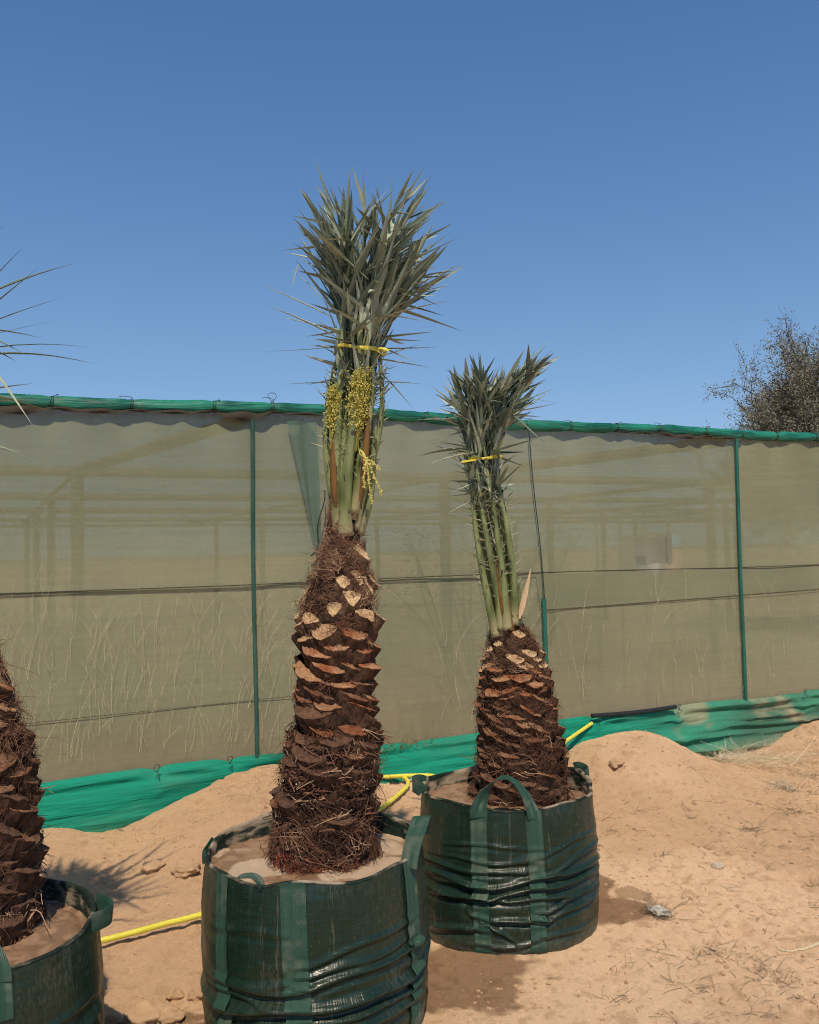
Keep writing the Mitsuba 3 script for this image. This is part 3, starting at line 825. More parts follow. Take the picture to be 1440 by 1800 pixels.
c, W, N, wd = arch(b0, b1, -.02, np.array([0, 0, 1.0]), np.array([0, 0, 1.0]), np.array([-.026, 0, -.012]), width=.042)
put_strip(bag1, 'handle', strip(c, W, N, wd, .004), label='handle drooping over the left rim')

# bag 2: two straps and the upright front loop, loops left and right
x1, x2 = .255, .485
a1, a2 = ang_of(1, x1), ang_of(1, x2)
for a in (a1, a2):
    put_strip(bag2, 'strap', band_on(at2, a, rim2(a) + .006, .015, .068, .02, R=.39))
b0, b1 = at2(np.array([a1]), np.array([rim2(a1) - .03]), .009)[0], at2(np.array([a2]), np.array([rim2(a2) - .03]), .009)[0]
c, W, N, wd = arch(b0, b1, .165, np.array([1, -.1, .1]), np.array([1, .1, -.1]), np.array([.0, .02, 0]), width=.062)
s_ = np.linspace(0, 1, len(c))[:, None]
W = nrm(np.where(s_ < .5, (1 - 2 * s_) * [1, -.15, .15] + 2 * s_ * [.15, 1.0, 0.0], (2 - 2 * s_) * [.15, 1.0, 0.0] + (2 * s_ - 1) * [1, .35, -.15]))
tang = nrm(np.gradient(c, axis=0))
W = nrm(W - (W * tang).sum(-1, keepdims=True) * tang)
put_strip(bag2, 'handle', strip(c, W, np.cross(W, tang), wd, .004), label='upright handle arching over the front rim')
for th0, th1, bl, lb in [(2.95, 3.30, np.array([-.05, .0, -.035]), 'handle sagging over the left rim'), (.42, .12, np.array([.028, .0, -.05]), 'handle folded over the right rim')]:
    b0, b1 = at2(np.array([th0]), np.array([rim2(th0)]), .0)[0], at2(np.array([th1]), np.array([rim2(th1)]), .0)[0]
    c, W, N, wd = arch(b0, b1, .05, np.array([0, 0.2, 1.0]), np.array([0, .2, 1.0]), bl, width=.06)
    put_strip(bag2, 'handle', strip(c, W, N, wd, .004), label=lb)

# bag 3: handle in front of its trunk, short stitched strap end, right loop
x1, x2 = -1.085, -1.245
a1, a2 = ang_of(2, x1), ang_of(2, x2)
put_strip(bag3, 'strap', band_on(at3, a1, rim3(a1) + .006, .475, .066, .0))
put_strip(bag3, 'strap', band_on(at3, a2, rim3(a2) + .006, .40, .066, .0))
b0, b1 = at3(np.array([a2]), np.array([rim3(a2) - .02]), .008)[0], at3(np.array([a1]), np.array([rim3(a1) - .02]), .008)[0]
c, W, N, wd = arch(b0, b1, .125, np.array([1, -.1, .1]), np.array([1, .1, -.1]), np.array([.0, .02, 0]), width=.062)
s_ = np.linspace(0, 1, len(c))[:, None]
W = nrm(np.where(s_ < .5, (1 - 2 * s_) * [1, 0, .15] + 2 * s_ * [.15, 1.0, 0.0], (2 - 2 * s_) * [.15, 1.0, 0.0] + (2 * s_ - 1) * [1, .45, -.15]))
tang = nrm(np.gradient(c, axis=0))
W = nrm(W - (W * tang).sum(-1, keepdims=True) * tang)
put_strip(bag3, 'handle', strip(c, W, np.cross(W, tang), wd, .004), label='handle arching over the front rim')
b0, b1 = at3(np.array([.38]), np.array([rim3(.38)]), .0)[0], at3(np.array([.02]), np.array([rim3(.02)]), .0)[0]
c, W, N, wd = arch(b0, b1, .01, np.array([.1, 0, 1.0]), np.array([.1, 0, 1.0]), np.array([.05, .01, -.012]), width=.058)
put_strip(bag3, 'handle', strip(c, W, N, wd, .004), label='handle folded over the right rim')


# ---------------------------------------------------------------- date palms
def blades(O, D, Nn, L, Wd, curl, r, k=7):
    """Folded, pointed leaflets. O origins (n,3), D directions, Nn upper-side normals, L lengths, Wd widths, curl: bending towards -N. -> list of (v, f)."""
    s = np.linspace(0, 1, k)
    prof = np.interp(s, [0, .06, .25, .5, .8, 1], [.35, .62, 1, .86, .42, .02])
    D = nrm(D)
    Nn = nrm(Nn - (Nn * D).sum(-1, keepdims=True) * D)
    S = np.cross(D, Nn)
    c = O[:, None] + D[:, None] * (L[:, None] * s)[..., None] - Nn[:, None] * (curl[:, None] * L[:, None] * s ** 2)[..., None]
    hw = (Wd[:, None] * .5 * prof)[..., None]
    up = Nn[:, None] * hw * .55
    v = np.stack([c - S[:, None] * hw + up, c, c + S[:, None] * hw + up], 2)
    f = grid_faces(k, 3)
    f = np.vstack([f[:, [0, 1, 2]], f[:, [0, 2, 3]]])
    return v.reshape(len(O), -1, 3), f, np.repeat(s, 3)


def trunk_mesh(prof, cy, seed, lumps=0.0):
    z, xc, r = (np.array([q[k] for q in prof], float) for k in range(3))
    o = np.argsort(z)
    fx, fr = PchipInterpolator(z[o], xc[o]), PchipInterpolator(z[o], r[o])
    z0, z1 = z.min(), z.max()
    zz = np.linspace(z0, z1, 150)
    th = np.linspace(0, 2 * np.pi, 110, endpoint=False)
    t2, z2 = np.meshgrid(th, zz, indexing='ij')
    n = meshkit.fbm(np.stack([np.cos(t2) * 3.5, np.sin(t2) * 3.5, z2 * 17], -1), 4, seed)
    rr = fr(z2) * (.86 + .20 * (n - .4)) + lumps * np.clip((1.06 - z2) / .12, 0, 1) * (meshkit.fbm(np.stack([np.cos(t2) * 2.6, np.sin(t2) * 2.6, z2 * 13], -1), 2, seed + 5) - .5)
    v = np.stack([fx(z2) + rr * np.cos(t2), cy + rr * np.sin(t2), z2], -1)
    v = np.concatenate([v, np.broadcast_to(np.stack([fx(zz[-1]) + 0 * th, cy + 0 * th, zz[-1] + 0 * th], -1)[:, None], (110, 1, 3))], 1)
    return fx, fr, z0, z1, (v.reshape(-1, 3), grid_faces(110, 151, wrap_a=True))


def boot(fx, fr, cy, th, z, w, wb, h, d, rise, drop, skew, age, point, rg):
    """One cut leaf base: a scale hugging the trunk (half-width wb at its foot) that ends in a slanted, ragged cut face (half-width w)."""
    K = 13
    u = np.linspace(-1, 1, K)
    bow = (1 - u ** 2) ** .75 * (1 - point) + (1 - np.abs(u)) ** .85 * point
    xc, R = float(fx(z)), float(fr(z))
    ragged = (rg.normal(0, 1, K) + np.roll(rg.normal(0, 1, K), 1)) * .5
    off = rg.uniform(-.35, .35)

    def P(tang, rad, zz):
        a = th + tang / max(R, .05)
        return np.stack([xc + rad * np.cos(a), cy + rad * np.sin(a), zz + 0 * rad], -1)
    jit = rg.normal(0, 1, (10, K))
    bow2 = np.interp(u + off * (1 - u ** 2), u, bow)
    zi = z + rise * (.35 + .65 * bow) + skew * u * w + .0015 * ragged
    zo = z - drop * bow2 + skew * u * w + .0016 * np.roll(ragged, 3)
    rad_o = R + d * (.25 + .75 * bow2)
    rows = [P(u * w * .97, R * .95 + .15 * d + 0 * u, zi)]
    for q, j in ((.25, 1), (.5, 2), (.78, 6)):
        rows.append(P(u * w, (R * .95 + .15 * d) * (1 - q) + rad_o * q + .0022 * jit[j] - .006 * bow * q * (1 - q) * 4, zi * (1 - q) + zo * q + .0014 * jit[j + 1]))
    rows.append(P(u * w * 1.02, rad_o + .002 * jit[3], zo + .0015 * jit[4]))
    cut_n = len(rows)
    rows.append(P(u * w * 1.03, rad_o - .002, zo - .004))
    for q in (.25, .55, .8, 1.0):
        ww = w * (1 - q) + wb * q
        rows.append(P(u * ww * 1.03, R + (rad_o - R) * (1 - q) ** .9 - .024 * q + .0028 * jit[5] * (1 - q) + .0018 * jit[7], zo * (1 - q) + (z - h) * q))
    v = np.stack(rows, 0)
    vv = np.concatenate([np.tile([[age, 1.0]], (cut_n * K, 1)), np.tile([[age, 0.0]], ((len(rows) - cut_n) * K, 1))])
    return v.reshape(-1, 3), grid_faces(len(rows), K), vv


Z0, Z1 = 0.3, 2.0


def ribbons_on(fx, fr, cy, n, zr, rg, length, out, wide, droop, tone, up_bias=0.0, clump=24, curl=.55, red=0.0, front=False, sides=3):
    """Loose fibres on the trunk in matted clumps: thin tubes that leave the surface and curl."""
    k = 6
    m = max(1, n // clump)
    n = m * clump
    rep = lambda a: np.repeat(a, clump, 0)
    cth, cz = rg.uniform(0, 2 * np.pi, m) if not front else rg.normal(-2.1, .38, m), rg.uniform(*zr, m)
    th, z = rep(cth) + rg.normal(0, .10, n), rep(cz) + rg.normal(0, .012, n)
    R = fr(np.clip(z, Z0, Z1)) * rep(rg.uniform(.90, 1.13, m)) * rg.uniform(.95, 1.05, n)
    e_r = np.stack([np.cos(th), np.sin(th), 0 * th], -1)
    e_t = np.stack([-np.sin(th), np.cos(th), 0 * th], -1)
    o = np.stack([fx(np.clip(z, Z0, Z1)), cy + 0 * z, z], -1) + e_r * R[:, None]
    L = rg.gamma(3, length / 3, n)
    dt, dr_, dz = rep(rg.normal(0, 1, m)) + rg.normal(0, .45, n), .75 * np.abs(rep(rg.normal(0, out, m)) + rg.normal(0, out * .5, n)), rep(rg.normal(up_bias, .8, m)) + rg.normal(0, .4, n)
    d = nrm(e_t * dt[:, None] + e_r * dr_[:, None] + np.array([0, 0, 1.0]) * dz[:, None])
    c = nrm(e_t * (rep(rg.normal(0, 1, m)) + rg.normal(0, .6, n))[:, None] + np.array([0, 0, -1.0]) * droop + e_r * rg.normal(-.25, .35, (n, 1)))
    c2 = nrm(rg.normal(0, 1, (n, 3)))
    s = np.linspace(0, 1, k)
    P = o[:, None] + d[:, None] * (L[:, None] * s)[..., None] + c[:, None] * (L[:, None] * curl * s ** 2)[..., None] + c2[:, None] * (L[:, None] * .10 * np.sin(s * 5.5))[..., None]
    rad = wide * rg.uniform(.6, 1.4, n)[:, None] * (1 - .6 * s)[None]
    v, f = tubes(P, rad, sides)
    t = np.clip(rep(rg.normal(tone, .20, m)) + rg.normal(0, .12, n), 0, 1)
    return v, f, np.repeat(np.stack([t, 0 * t + red], 1), k * sides, 0)


def make_palm(label, cy, prof, boots, fibres, fronds, leaf, seed, spine_z, slim=.88, n_parts=300, group='date palms in planter bags'):
    global Z0, Z1
    rg = np.random.default_rng(seed)
    key = thing('date_palm', label, 'palm', group)
    fx, fr, Z0, Z1, core = trunk_mesh([(z, x, r * slim) for z, x, r in prof], cy, seed, .075 if seed == 11 else 0.0)
    part(key, 'trunk', core, 'mat_trunk_core', True)
    # leaf bases in a spiral
    zlo, zhi, dz = boots['zlo'], boots['zhi'], boots['dz']
    n = int((zhi - zlo) / dz)
    for i in range(n):
        z = zhi - i * dz + rg.normal(0, .007)
        th = i * 2.39996 + seed + rg.normal(0, .05)
        age = boots['age'](z) + rg.normal(0, .10)
        R = float(fr(z))
        sc = rg.uniform(.82, 1.22)
        if rg.uniform() < boots['skip'](z):
            continue
        w = float(boots['w'](z)) * sc * 1.08
        v, f, uv = boot(fx, fr, cy, th, z, w, w + .028, .10 * rg.uniform(.8, 1.2), rg.uniform(.012, .040) * boots.get('proud', 1) * sc ** .5, float(boots['rise'](z)) * rg.uniform(.5, 1.5), float(boots['drop'](z)) * rg.uniform(.5, 1.6),
                        -.20 + rg.normal(0, .20), float(np.clip(age, 0, 1)), float(boots['point'](z)), rg)
        part(key, 'leaf_base', (v, f), 'mat_boot', False, uv)
    # fibre
    mb = MB()
    for args in fibres:
        mb.add(*ribbons_on(fx, fr, cy, args[0], args[1], rg, *args[2:]))
    mb.put(key, 'fibre', 'mat_fibre', False, kind='stuff')
    # fronds: stalk curve through base, bow, tie and tip; leaflets along the upper part
    O, D, N_, L_, W_, C_, owner = [], [], [], [], [], [], []
    spines = MB()
    for fi, (pts, r0) in enumerate(fronds):
        c = spline(pts, 60)
        s = np.r_[0, np.cumsum(np.linalg.norm(np.diff(c, axis=0), axis=1))]
        tg = nrm(np.gradient(c, axis=0))
        rad = r0 * np.interp(s / s[-1], [0, .08, .3, .6, 1], [1.25, .95, .75, .42, .10])
        v, f = tube(c, rad, 9)
        k_ = part(key, 'frond', (v, f), 'mat_stalk', True, np.r_[np.repeat(np.stack([s * 0, s], -1), 9, 0), [[0, 0], [0, s[-1]]]])
        ctr = leaf['axis'](c[:, 2])
        outw = c - ctr
        outw[:, 2] = 0
        outw = nrm(outw + 1e-3)
        z_l0 = leaf['z0'] + rg.uniform(-.04, .06)
        si = np.interp(z_l0, c[:, 2], s) if c[-1, 2] > z_l0 else s[-1] * .9
        q = si
        while q < s[-1] * .995:
            u = (q - si) / (s[-1] - si)
            o = np.array([np.interp(q, s, c[:, j]) for j in range(3)])
            t = nrm(np.array([np.interp(q, s, tg[:, j]) for j in range(3)]))
            ow = nrm(np.array([np.interp(q, s, outw[:, j]) for j in range(3)]))
            ow = nrm(ow - (ow @ t) * t)
            sd = np.cross(t, ow)
            for side in (-1, 1):
                if rg.uniform() < .08:
                    continue
                dz = o[2] - leaf['tie']
                if abs(dz + .05) < .05 and ow[1] < 0:
                    continue
                a = math.radians(rg.normal(*leaf['angle']) * (1 - .55 * math.exp(-(dz / .11) ** 2)))
                if rg.uniform() < leaf['wild']:
                    a = math.radians(rg.uniform(50, 100))
                phi = rg.normal(.45, .5)
                lat = nrm(side * sd * math.cos(phi) + ow * math.sin(phi))
                d = t * math.cos(a) + lat * math.sin(a)
                nn = nrm(-lat * math.cos(a) + t * math.sin(a) + ow * rg.normal(0, .6))
                ll = leaf['len'] * np.interp(u, [0, .15, .45, .8, 1], [.28, .6, 1, .85, .55]) * rg.uniform(.72, 1.18)
                O.append(o + rg.normal(0, .003, 3)); D.append(d); N_.append(nn); L_.append(ll)
                W_.append(leaf['wid'] * rg.uniform(.75, 1.2) * np.interp(u, [0, .2, 1], [.6, 1, .9])); C_.append(rg.normal(.0, .07)); owner.append((k_, fi))
            q += leaf['step'] * rg.uniform(.7, 1.3)
        # spines low on the stalk
        for zz in np.arange(spine_z[0], spine_z[1], .022):
            if rg.uniform() < .2:
                continue
            i = int(np.argmin(np.abs(c[:, 2] - zz)))
            ow, t = outw[i], tg[i]
            sd = np.cross(t, ow)
            for side in (-1, 1):
                if rg.uniform() < .4:
                    continue
                d = nrm(side * sd * rg.uniform(.4, 1) + ow * rg.uniform(-.1, .7) + t * rg.uniform(.1, .9))
                ll = rg.uniform(.03, .10) * np.interp(zz, spine_z, [.6, 1.1])
                o = c[i] + d * rad[i] * .6
                spines.add(*tube(np.array([o, o + d * ll * .5, o + d * ll]), [.0026, .0019, .0002], 4, False), (float(np.clip(rg.normal(.45, .3), 0, 1)), 0))
    for (o, e, w, cu) in leaf.get('extra', []):
        o, e = np.array(o, float), np.array(e, float)
        d = e - o
        O.append(o); D.append(d); N_.append(np.array([0.05, -.3, 1.0])); L_.append(np.linalg.norm(d)); W_.append(w); C_.append(cu); owner.append((key + '__frond', 0))
    O, D, N_, L_, W_, C_ = (np.array(a) for a in (O, D, N_, L_, W_, C_))
    V, f, sv = blades(O, D, N_, L_, W_, C_, None)
    tone = np.clip(rg.beta(1.1, 1.5, len(O)), 0, 1)
    # those nearest to the viewer and sticking out most are leaves of their own
    mid = O + nrm(D) * (L_ * .6)[:, None]
    ax = leaf['axis'](mid[:, 2])
    score = -(mid[:, 1] - cy) * 1.0 + np.linalg.norm((mid - ax)[:, :2], axis=1) * .8 + L_ * .3
    if leaf.get('extra'):
        score[-len(leaf['extra']):] = 9
    order = np.argsort(-score)
    rest = MB()
    for rank, i in enumerate(order):
        uv = np.stack([np.full(len(sv), tone[i]), sv], -1)
        if rank < n_parts:
            part(owner[i][0], 'leaflet', (V[i], f), 'mat_leaf', False, uv)
        else:
            rest.add(V[i], f, uv)
    if rest.n:
        rest.put(key, 'leaflet_mass', 'mat_leaf', False, kind='stuff')
    if spines.n:
        spines.put(key, 'spines', 'mat_spine', False, kind='stuff')
    return key, fx, fr


def ring_fronds(n, rg, base_c, base_r, z_base, tie_c, tie_r, z_tie, tip_c, tip_r, z_tip, r0, bow):
    out = []
    for i in range(n):
        a = i * 2.39996 + .7
        k = math.sqrt((i + .6) / n)
        a2 = a + rg.normal(0, .12)
        zt = z_tip[0] + (z_tip[1] - z_tip[0]) * rg.uniform() * (1.1 - .25 * k)
        b = base_c + np.array([math.cos(a), math.sin(a), 0]) * base_r * (.45 + .55 * k) + [0, 0, z_base - rg.uniform(0, .06) - .05 * k]
        ti = tie_c + np.array([math.cos(a2), math.sin(a2), 0]) * tie_r * k * .9 + [0, 0, z_tie]
        m = (b * .5 + ti * .5) + np.array([math.cos(a), math.sin(a), 0]) * bow * k * rg.uniform(.4, 1.3)
        tp = tip_c + np.array([math.cos(a2), math.sin(a2), 0]) * tip_r * k * rg.uniform(.6, 1.2) + [0, 0, zt]
        up = ti * .55 + tp * .45 + np.array([math.cos(a2), math.sin(a2), 0]) * .0
        up[:2] -= (np.array([math.cos(a2), math.sin(a2)]) * tip_r * k * .10)
        out.append(([b, m, ti, up, tp], r0 * rg.uniform(.85, 1.15) * (1.15 - .3 * (1 - k))))
    return out


lin = lambda a, b: (lambda z: np.clip((z - a) / (b - a), 0, 1))
# tall palm, middle
C1 = 3.32
prof1 = [(.50, -.338, .20), (.55, -.338, .199), (.66, -.332, .195), (.78, -.325, .190), (.90, -.305, .186), (.98, -.292, .176), (1.07, -.290, .155), (1.19, -.288, .142), (1.30, -.278, .146), (1.40, -.271, .150),
         (1.48, -.264, .145), (1.54, -.255, .128), (1.60, -.249, .106), (1.70, -.245, .082), (1.80, -.236, .071), (1.86, -.234, .066), (1.895, -.233, .056), (1.92, -.232, .030)]
rg = np.random.default_rng(101)
fr1 = ring_fronds(19, rg, np.array([-.233, C1, 0]), .040, 1.83, np.array([-.172, C1, 0]), .075, 2.395, np.array([-.125, C1, 0]), .205, (2.68, 2.90), .0165, .022)
fr1 += [([np.array([-.256, C1 - .035, 1.74]), np.array([-.260, C1 - .070, 1.90]), np.array([-.250, C1 - .083, 2.1]), np.array([-.232, C1 - .07, 2.39]), np.array([-.20, C1 - .09, 2.78])], .021),
        ([np.array([-.232, C1 - .050, 1.72]), np.array([-.222, C1 - .082, 1.90]), np.array([-.190, C1 - .092, 2.15]), np.array([-.168, C1 - .078, 2.39]), np.array([-.13, C1 - .12, 2.86])], .024),
        ([np.array([-.262, C1 - .02, 1.78]), np.array([-.292, C1 - .04, 1.98]), np.array([-.292, C1 - .045, 2.16]), np.array([-.246, C1 - .02, 2.39]), np.array([-.30, C1 - .03, 2.86])], .016),
        ([np.array([-.195, C1 - .02, 1.74]), np.array([-.140, C1 - .05, 1.95]), np.array([-.095, C1 - .05, 2.14]), np.array([-.098, C1 - .02, 2.38]), np.array([.02, C1 - .05, 2.88])], .014),
        ([np.array([-.200, C1 - .05, 1.80]), np.array([-.165, C1 - .07, 1.98]), np.array([-.135, C1 - .07, 2.16]), np.array([-.118, C1 - .05, 2.39]), np.array([-.02, C1 - .08, 2.93])], .016)]
axis1 = lambda z: np.stack([np.interp(z, [1.8, 2.4, 3.0], [-.233, -.172, -.140]), np.full(np.shape(z), C1), np.asarray(z, float)], -1)
boots1 = dict(zlo=.72, zhi=1.685, dz=.0062, w=lambda z: np.interp(z, [1.0, 1.35, 1.48, 1.68], [.060, .054, .029, .022]), drop=lambda z: np.interp(z, [1.2, 1.4, 1.5], [.016, .026, .036]), point=lambda z: np.interp(z, [1.35, 1.5], [.1, .8]), age=lambda z: np.interp(z, [.9, 1.15, 1.32, 1.46, 1.6], [1.0, .80, .55, .10, .0]), proud=1.25, skip=lambda z: np.interp(z, [.8, .98, 1.05, 1.4, 1.5, 1.65], [.55, .28, .06, .14, .56, .62]),
              rise=lambda z: np.interp(z, [1.0, 1.3, 1.45, 1.7], [.006, .009, .014, .016]))
fib1 = [(3000, (.50, 1.02), .028, .45, .0011, .45, .28, .0, 16, .9), (1500, (.50, .72), .042, .45, .0014, .9, .40, .0, 26, .7), (700, (.52, 1.05), .019, .55, .0034, .4, .34, .0, 4, 1.6), (260, (.55, 1.02), .016, .6, .0028, .4, .85, .0, 4, 1.6), (1500, (1.0, 1.40), .026, .30, .0009, .35, .36), (3400, (1.38, 1.68), .028, .30, .0010, .2, .52, .15),
        (3600, (1.58, 1.915), .022, .06, .0009, .1, .62, .3), (220, (.52, 1.05), .030, .5, .0022, .3, .80, .0, 6, 1.3), (160, (.6, .98), .030, .6, .0036, .3, .58, .0, 4, 1.2), (700, (.5, 1.05), .045, .4, .0020, .4, .12, .0, 14, .8),
        (200, (.78, .92), .030, .6, .0016, .3, .85, .0, 40, 1.2), (360, (.50, .58), .030, .7, .0016, .6, .42, -.2, 12, .5), (700, (.54, .61), .024, .6, .0012, .7, .38, -.3, 20, .6, .8, True)]
leaf1 = dict(z0=2.20, tie=2.395, angle=(32, 14), wild=.13, len=.29, wid=.0235, step=.038, axis=axis1,
             extra=[((-.26, 3.24, 2.50), (-.52, 3.22, 2.632), .016, .02), ((-.25, 3.24, 2.43), (-.49, 3.2, 2.556), .022, .05), ((-.25, 3.26, 2.40), (-.51, 3.24, 2.372), .008, -.05), ((-.10, 3.26, 2.50), (.165, 3.22, 2.560), .020, .03),
                    ((-.11, 3.27, 2.56), (.165, 3.24, 2.622), .020, .04), ((-.24, 3.27, 2.27), (-.43, 3.25, 2.272), .012, .02), ((-.10, 3.27, 2.27), (.055, 3.25, 2.262), .014, .03), ((-.09, 3.27, 2.30), (.02, 3.25, 2.17), .012, .0),
                    ((-.10, 3.27, 2.40), (.04, 3.23, 2.33), .014, .02), ((-.09, 3.26, 2.36), (.05, 3.24, 2.40), .014, .02), ((-.22, 3.20, 2.66), (-.385, 3.18, 2.905), .020, .02), ((-.13, 3.18, 2.62), (-.335, 3.14, 2.80), .022, .03),
                    ((-.24, 3.25, 2.80), (-.315, 3.24, 3.088), .022, .0), ((-.14, 3.26, 2.78), (-.142, 3.25, 3.05), .014, .0), ((-.06, 3.26, 2.75), (-.036, 3.25, 3.02), .014, .0), ((-.05, 3.24, 2.66), (.205, 3.22, 2.79), .022, .03),
                    ((-.08, 3.22, 2.70), (.152, 3.2, 2.915), .020, .02), ((-.20, 3.22, 2.42), (-.07, 3.14, 2.50), .020, .05), ((-.3, 3.25, 2.57), (-.39, 3.24, 2.70), .010, .2), ((-.38, 3.24, 2.70), (-.405, 3.24, 2.62), .009, .0)])
palm1, fx1, frr1 = make_palm('tall date palm in the middle with its fronds tied upright and yellow flower clusters', C1, prof1, boots1, fib1, fr1, leaf1, 11, (1.92, 2.3))
# flower clusters with their brown spathes
rg = np.random.default_rng(55)


def cluster(c0, c1, width, n, seed, n_spr):
    rg = np.random.default_rng(seed)
    mb, st = MB(), MB()
    c0, c1 = np.array(c0, float), np.array(c1, float)
    ico = trimesh.creation.icosphere(subdivisions=1)
    for i in range(n_spr):
        a, k = rg.uniform(0, 2 * np.pi), math.sqrt(rg.uniform())
        e = c1 + np.array([math.cos(a) * width * k, math.sin(a) * width * k * .6, rg.uniform(-.03, .03)])
        m_ = c0 * .5 + e * .5 + np.array([math.cos(a), math.sin(a) * .6, 0]) * width * .35 * k
        P = spline([c0 + rg.normal(0, .004, 3), m_, e], 12)
        st.add(*tube(P, .0016, 4, False))
        for _ in range(n // n_spr):
            q = P[rg.integers(4, 12)] + rg.normal(0, .009, 3)
            mb.add(ico.vertices * rg.uniform(.0018, .0036) + q, ico.faces, (rg.uniform(), 0))
    return st, mb


for (c0, c1, w_, n_, sp, sd) in [((-.190, C1 - .085, 2.02), (-.158, C1 - .108, 2.285), .043, 1150, True, 1), ((-.270, C1 - .08, 2.03), (-.262, C1 - .095, 2.235), .020, 520, True, 2)]:
    st, mb = cluster(c0, c1, w_, n_, sd, 34)
    fk = st.put(palm1, 'flower_cluster', 'mat_bud', False)
    mb.put(fk, 'buds', 'mat_bud', False, kind='stuff')
# spathes: boat-shaped brown sheaths
for (b, m_, e, w_) in [((-.262, C1 - .070, 1.82), (-.268, C1 - .086, 1.95), (-.262, C1 - .085, 2.09), .013), ((-.178, C1 - .060, 1.84), (-.156, C1 - .078, 1.98), (-.140, C1 - .08, 2.17), .013)]:
    P = spline([b, m_, e], 14)
    s = np.linspace(0, 1, 14)
    v, f = tube(P, w_ * np.sin(np.clip(s * .85 + .14, 0, 1) * np.pi) ** .8 * .85 + .002, 9)
    part(palm1, 'spathe', (v, f), 'mat_spathe', 40)
# drooping sprigs of buds on the right
for tip in [(-.095, C1 - .17, 1.855), (-.128, C1 - .18, 1.825), (-.155, C1 - .17, 1.88), (-.105, C1 - .16, 1.94)]:
    P = spline([(-.172, C1 - .11, 2.02), (-.150, C1 - .15, 1.985), ((-.150 + tip[0]) / 2, tip[1], (1.98 + tip[2]) / 2 + .01), tip], 26)
    mb = MB()
    ico = trimesh.creation.icosphere(subdivisions=1)
    mb.add(*tube(P, .0017, 5), (.6, 0))
    for q in P[9:]:
        for _ in range(2):
            mb.add(ico.vertices * rg.uniform(.0022, .0034) + q + rg.normal(0, .003, 3), ico.faces, (rg.uniform(.5, 1), 0))
    mb.put(palm1, 'flower_sprig', 'mat_bud', False)

# short palm, right
C2 = 4.13
prof2 = [(.50, .468, .235), (.55, .465, .234), (.62, .474, .226), (.675, .479, .216), (.80, .480, .206), (.93, .466, .190), (1.056, .459, .172), (1.18, .458, .140), (1.25, .450, .112), (1.30, .440, .085), (1.35, .424, .060), (1.42, .420, .045)]
rg = np.random.default_rng(202)
fr2 = ring_fronds(13, rg, np.array([.418, C2, 0]), .060, 1.36, np.array([.337, C2, 0]), .068, 2.07, np.array([.385, C2, 0]), .185, (2.28, 2.46), .0115, .020)
fr2 += [([np.array([.375, C2 - .06, 1.27]), np.array([.330, C2 - .07, 1.5]), np.array([.290, C2 - .06, 1.80]), np.array([.278, C2 - .03, 2.07]), np.array([.235, C2 - .05, 2.38])], .019),
        ([np.array([.420, C2 - .08, 1.30]), np.array([.405, C2 - .095, 1.55]), np.array([.372, C2 - .095, 1.84]), np.array([.345, C2 - .07, 2.07]), np.array([.33, C2 - .12, 2.40])], .020),
        ([np.array([.455, C2 - .06, 1.32]), np.array([.450, C2 - .08, 1.58]), np.array([.425, C2 - .08, 1.80]), np.array([.388, C2 - .05, 2.07]), np.array([.47, C2 - .08, 2.42])], .021),
        ([np.array([.395, C2 - .07, 1.30]), np.array([.365, C2 - .085, 1.55]), np.array([.325, C2 - .08, 1.82]), np.array([.308, C2 - .06, 2.07]), np.array([.27, C2 - .10, 2.40])], .017)]
fr2 += [([np.array([.44, C2 - .02, 1.32]), np.array([.43, C2 - .03, 1.7]), np.array([.395, C2 - .03, 2.07]), np.array([.47, C2 - .05, 2.30]), np.array([.575, C2 - .08, 2.47])], .015)]
axis2 = lambda z: np.stack([np.interp(z, [1.3, 2.07, 2.6], [.42, .337, .36]), np.full(np.shape(z), C2), np.asarray(z, float)], -1)
boots2 = dict(zlo=.56, zhi=1.29, dz=.0036, proud=.85, w=lambda z: np.interp(z, [.7, 1.1, 1.25], [.052, .042, .027]), drop=lambda z: np.interp(z, [.8, 1.1], [.009, .016]), point=lambda z: np.interp(z, [1.05, 1.15], [.1, .7]), age=lambda z: np.interp(z, [.6, .8, 1.0, 1.12, 1.2], [1.0, .86, .72, .50, .02]) , skip=lambda z: np.interp(z, [.6, .7, 1.08, 1.15, 1.25], [.35, .12, .12, .5, .6]),
              rise=lambda z: np.interp(z, [.8, 1.1, 1.2], [.005, .007, .010]))
fib2 = [(3000, (.52, .95), .026, .35, .0010, .35, .28), (3000, (.9, 1.25), .024, .35, .0009, .3, .40), (2600, (1.08, 1.40), .030, .25, .0010, .2, .54, .15), (300, (.52, .75), .04, .5, .0022, .3, .5, .0, 6, 1.0), (160, (.5, .58), .035, .5, .0030, .8, .38, .0, 6), (500, (.52, 1.0), .03, .3, .0016, .3, .1)]
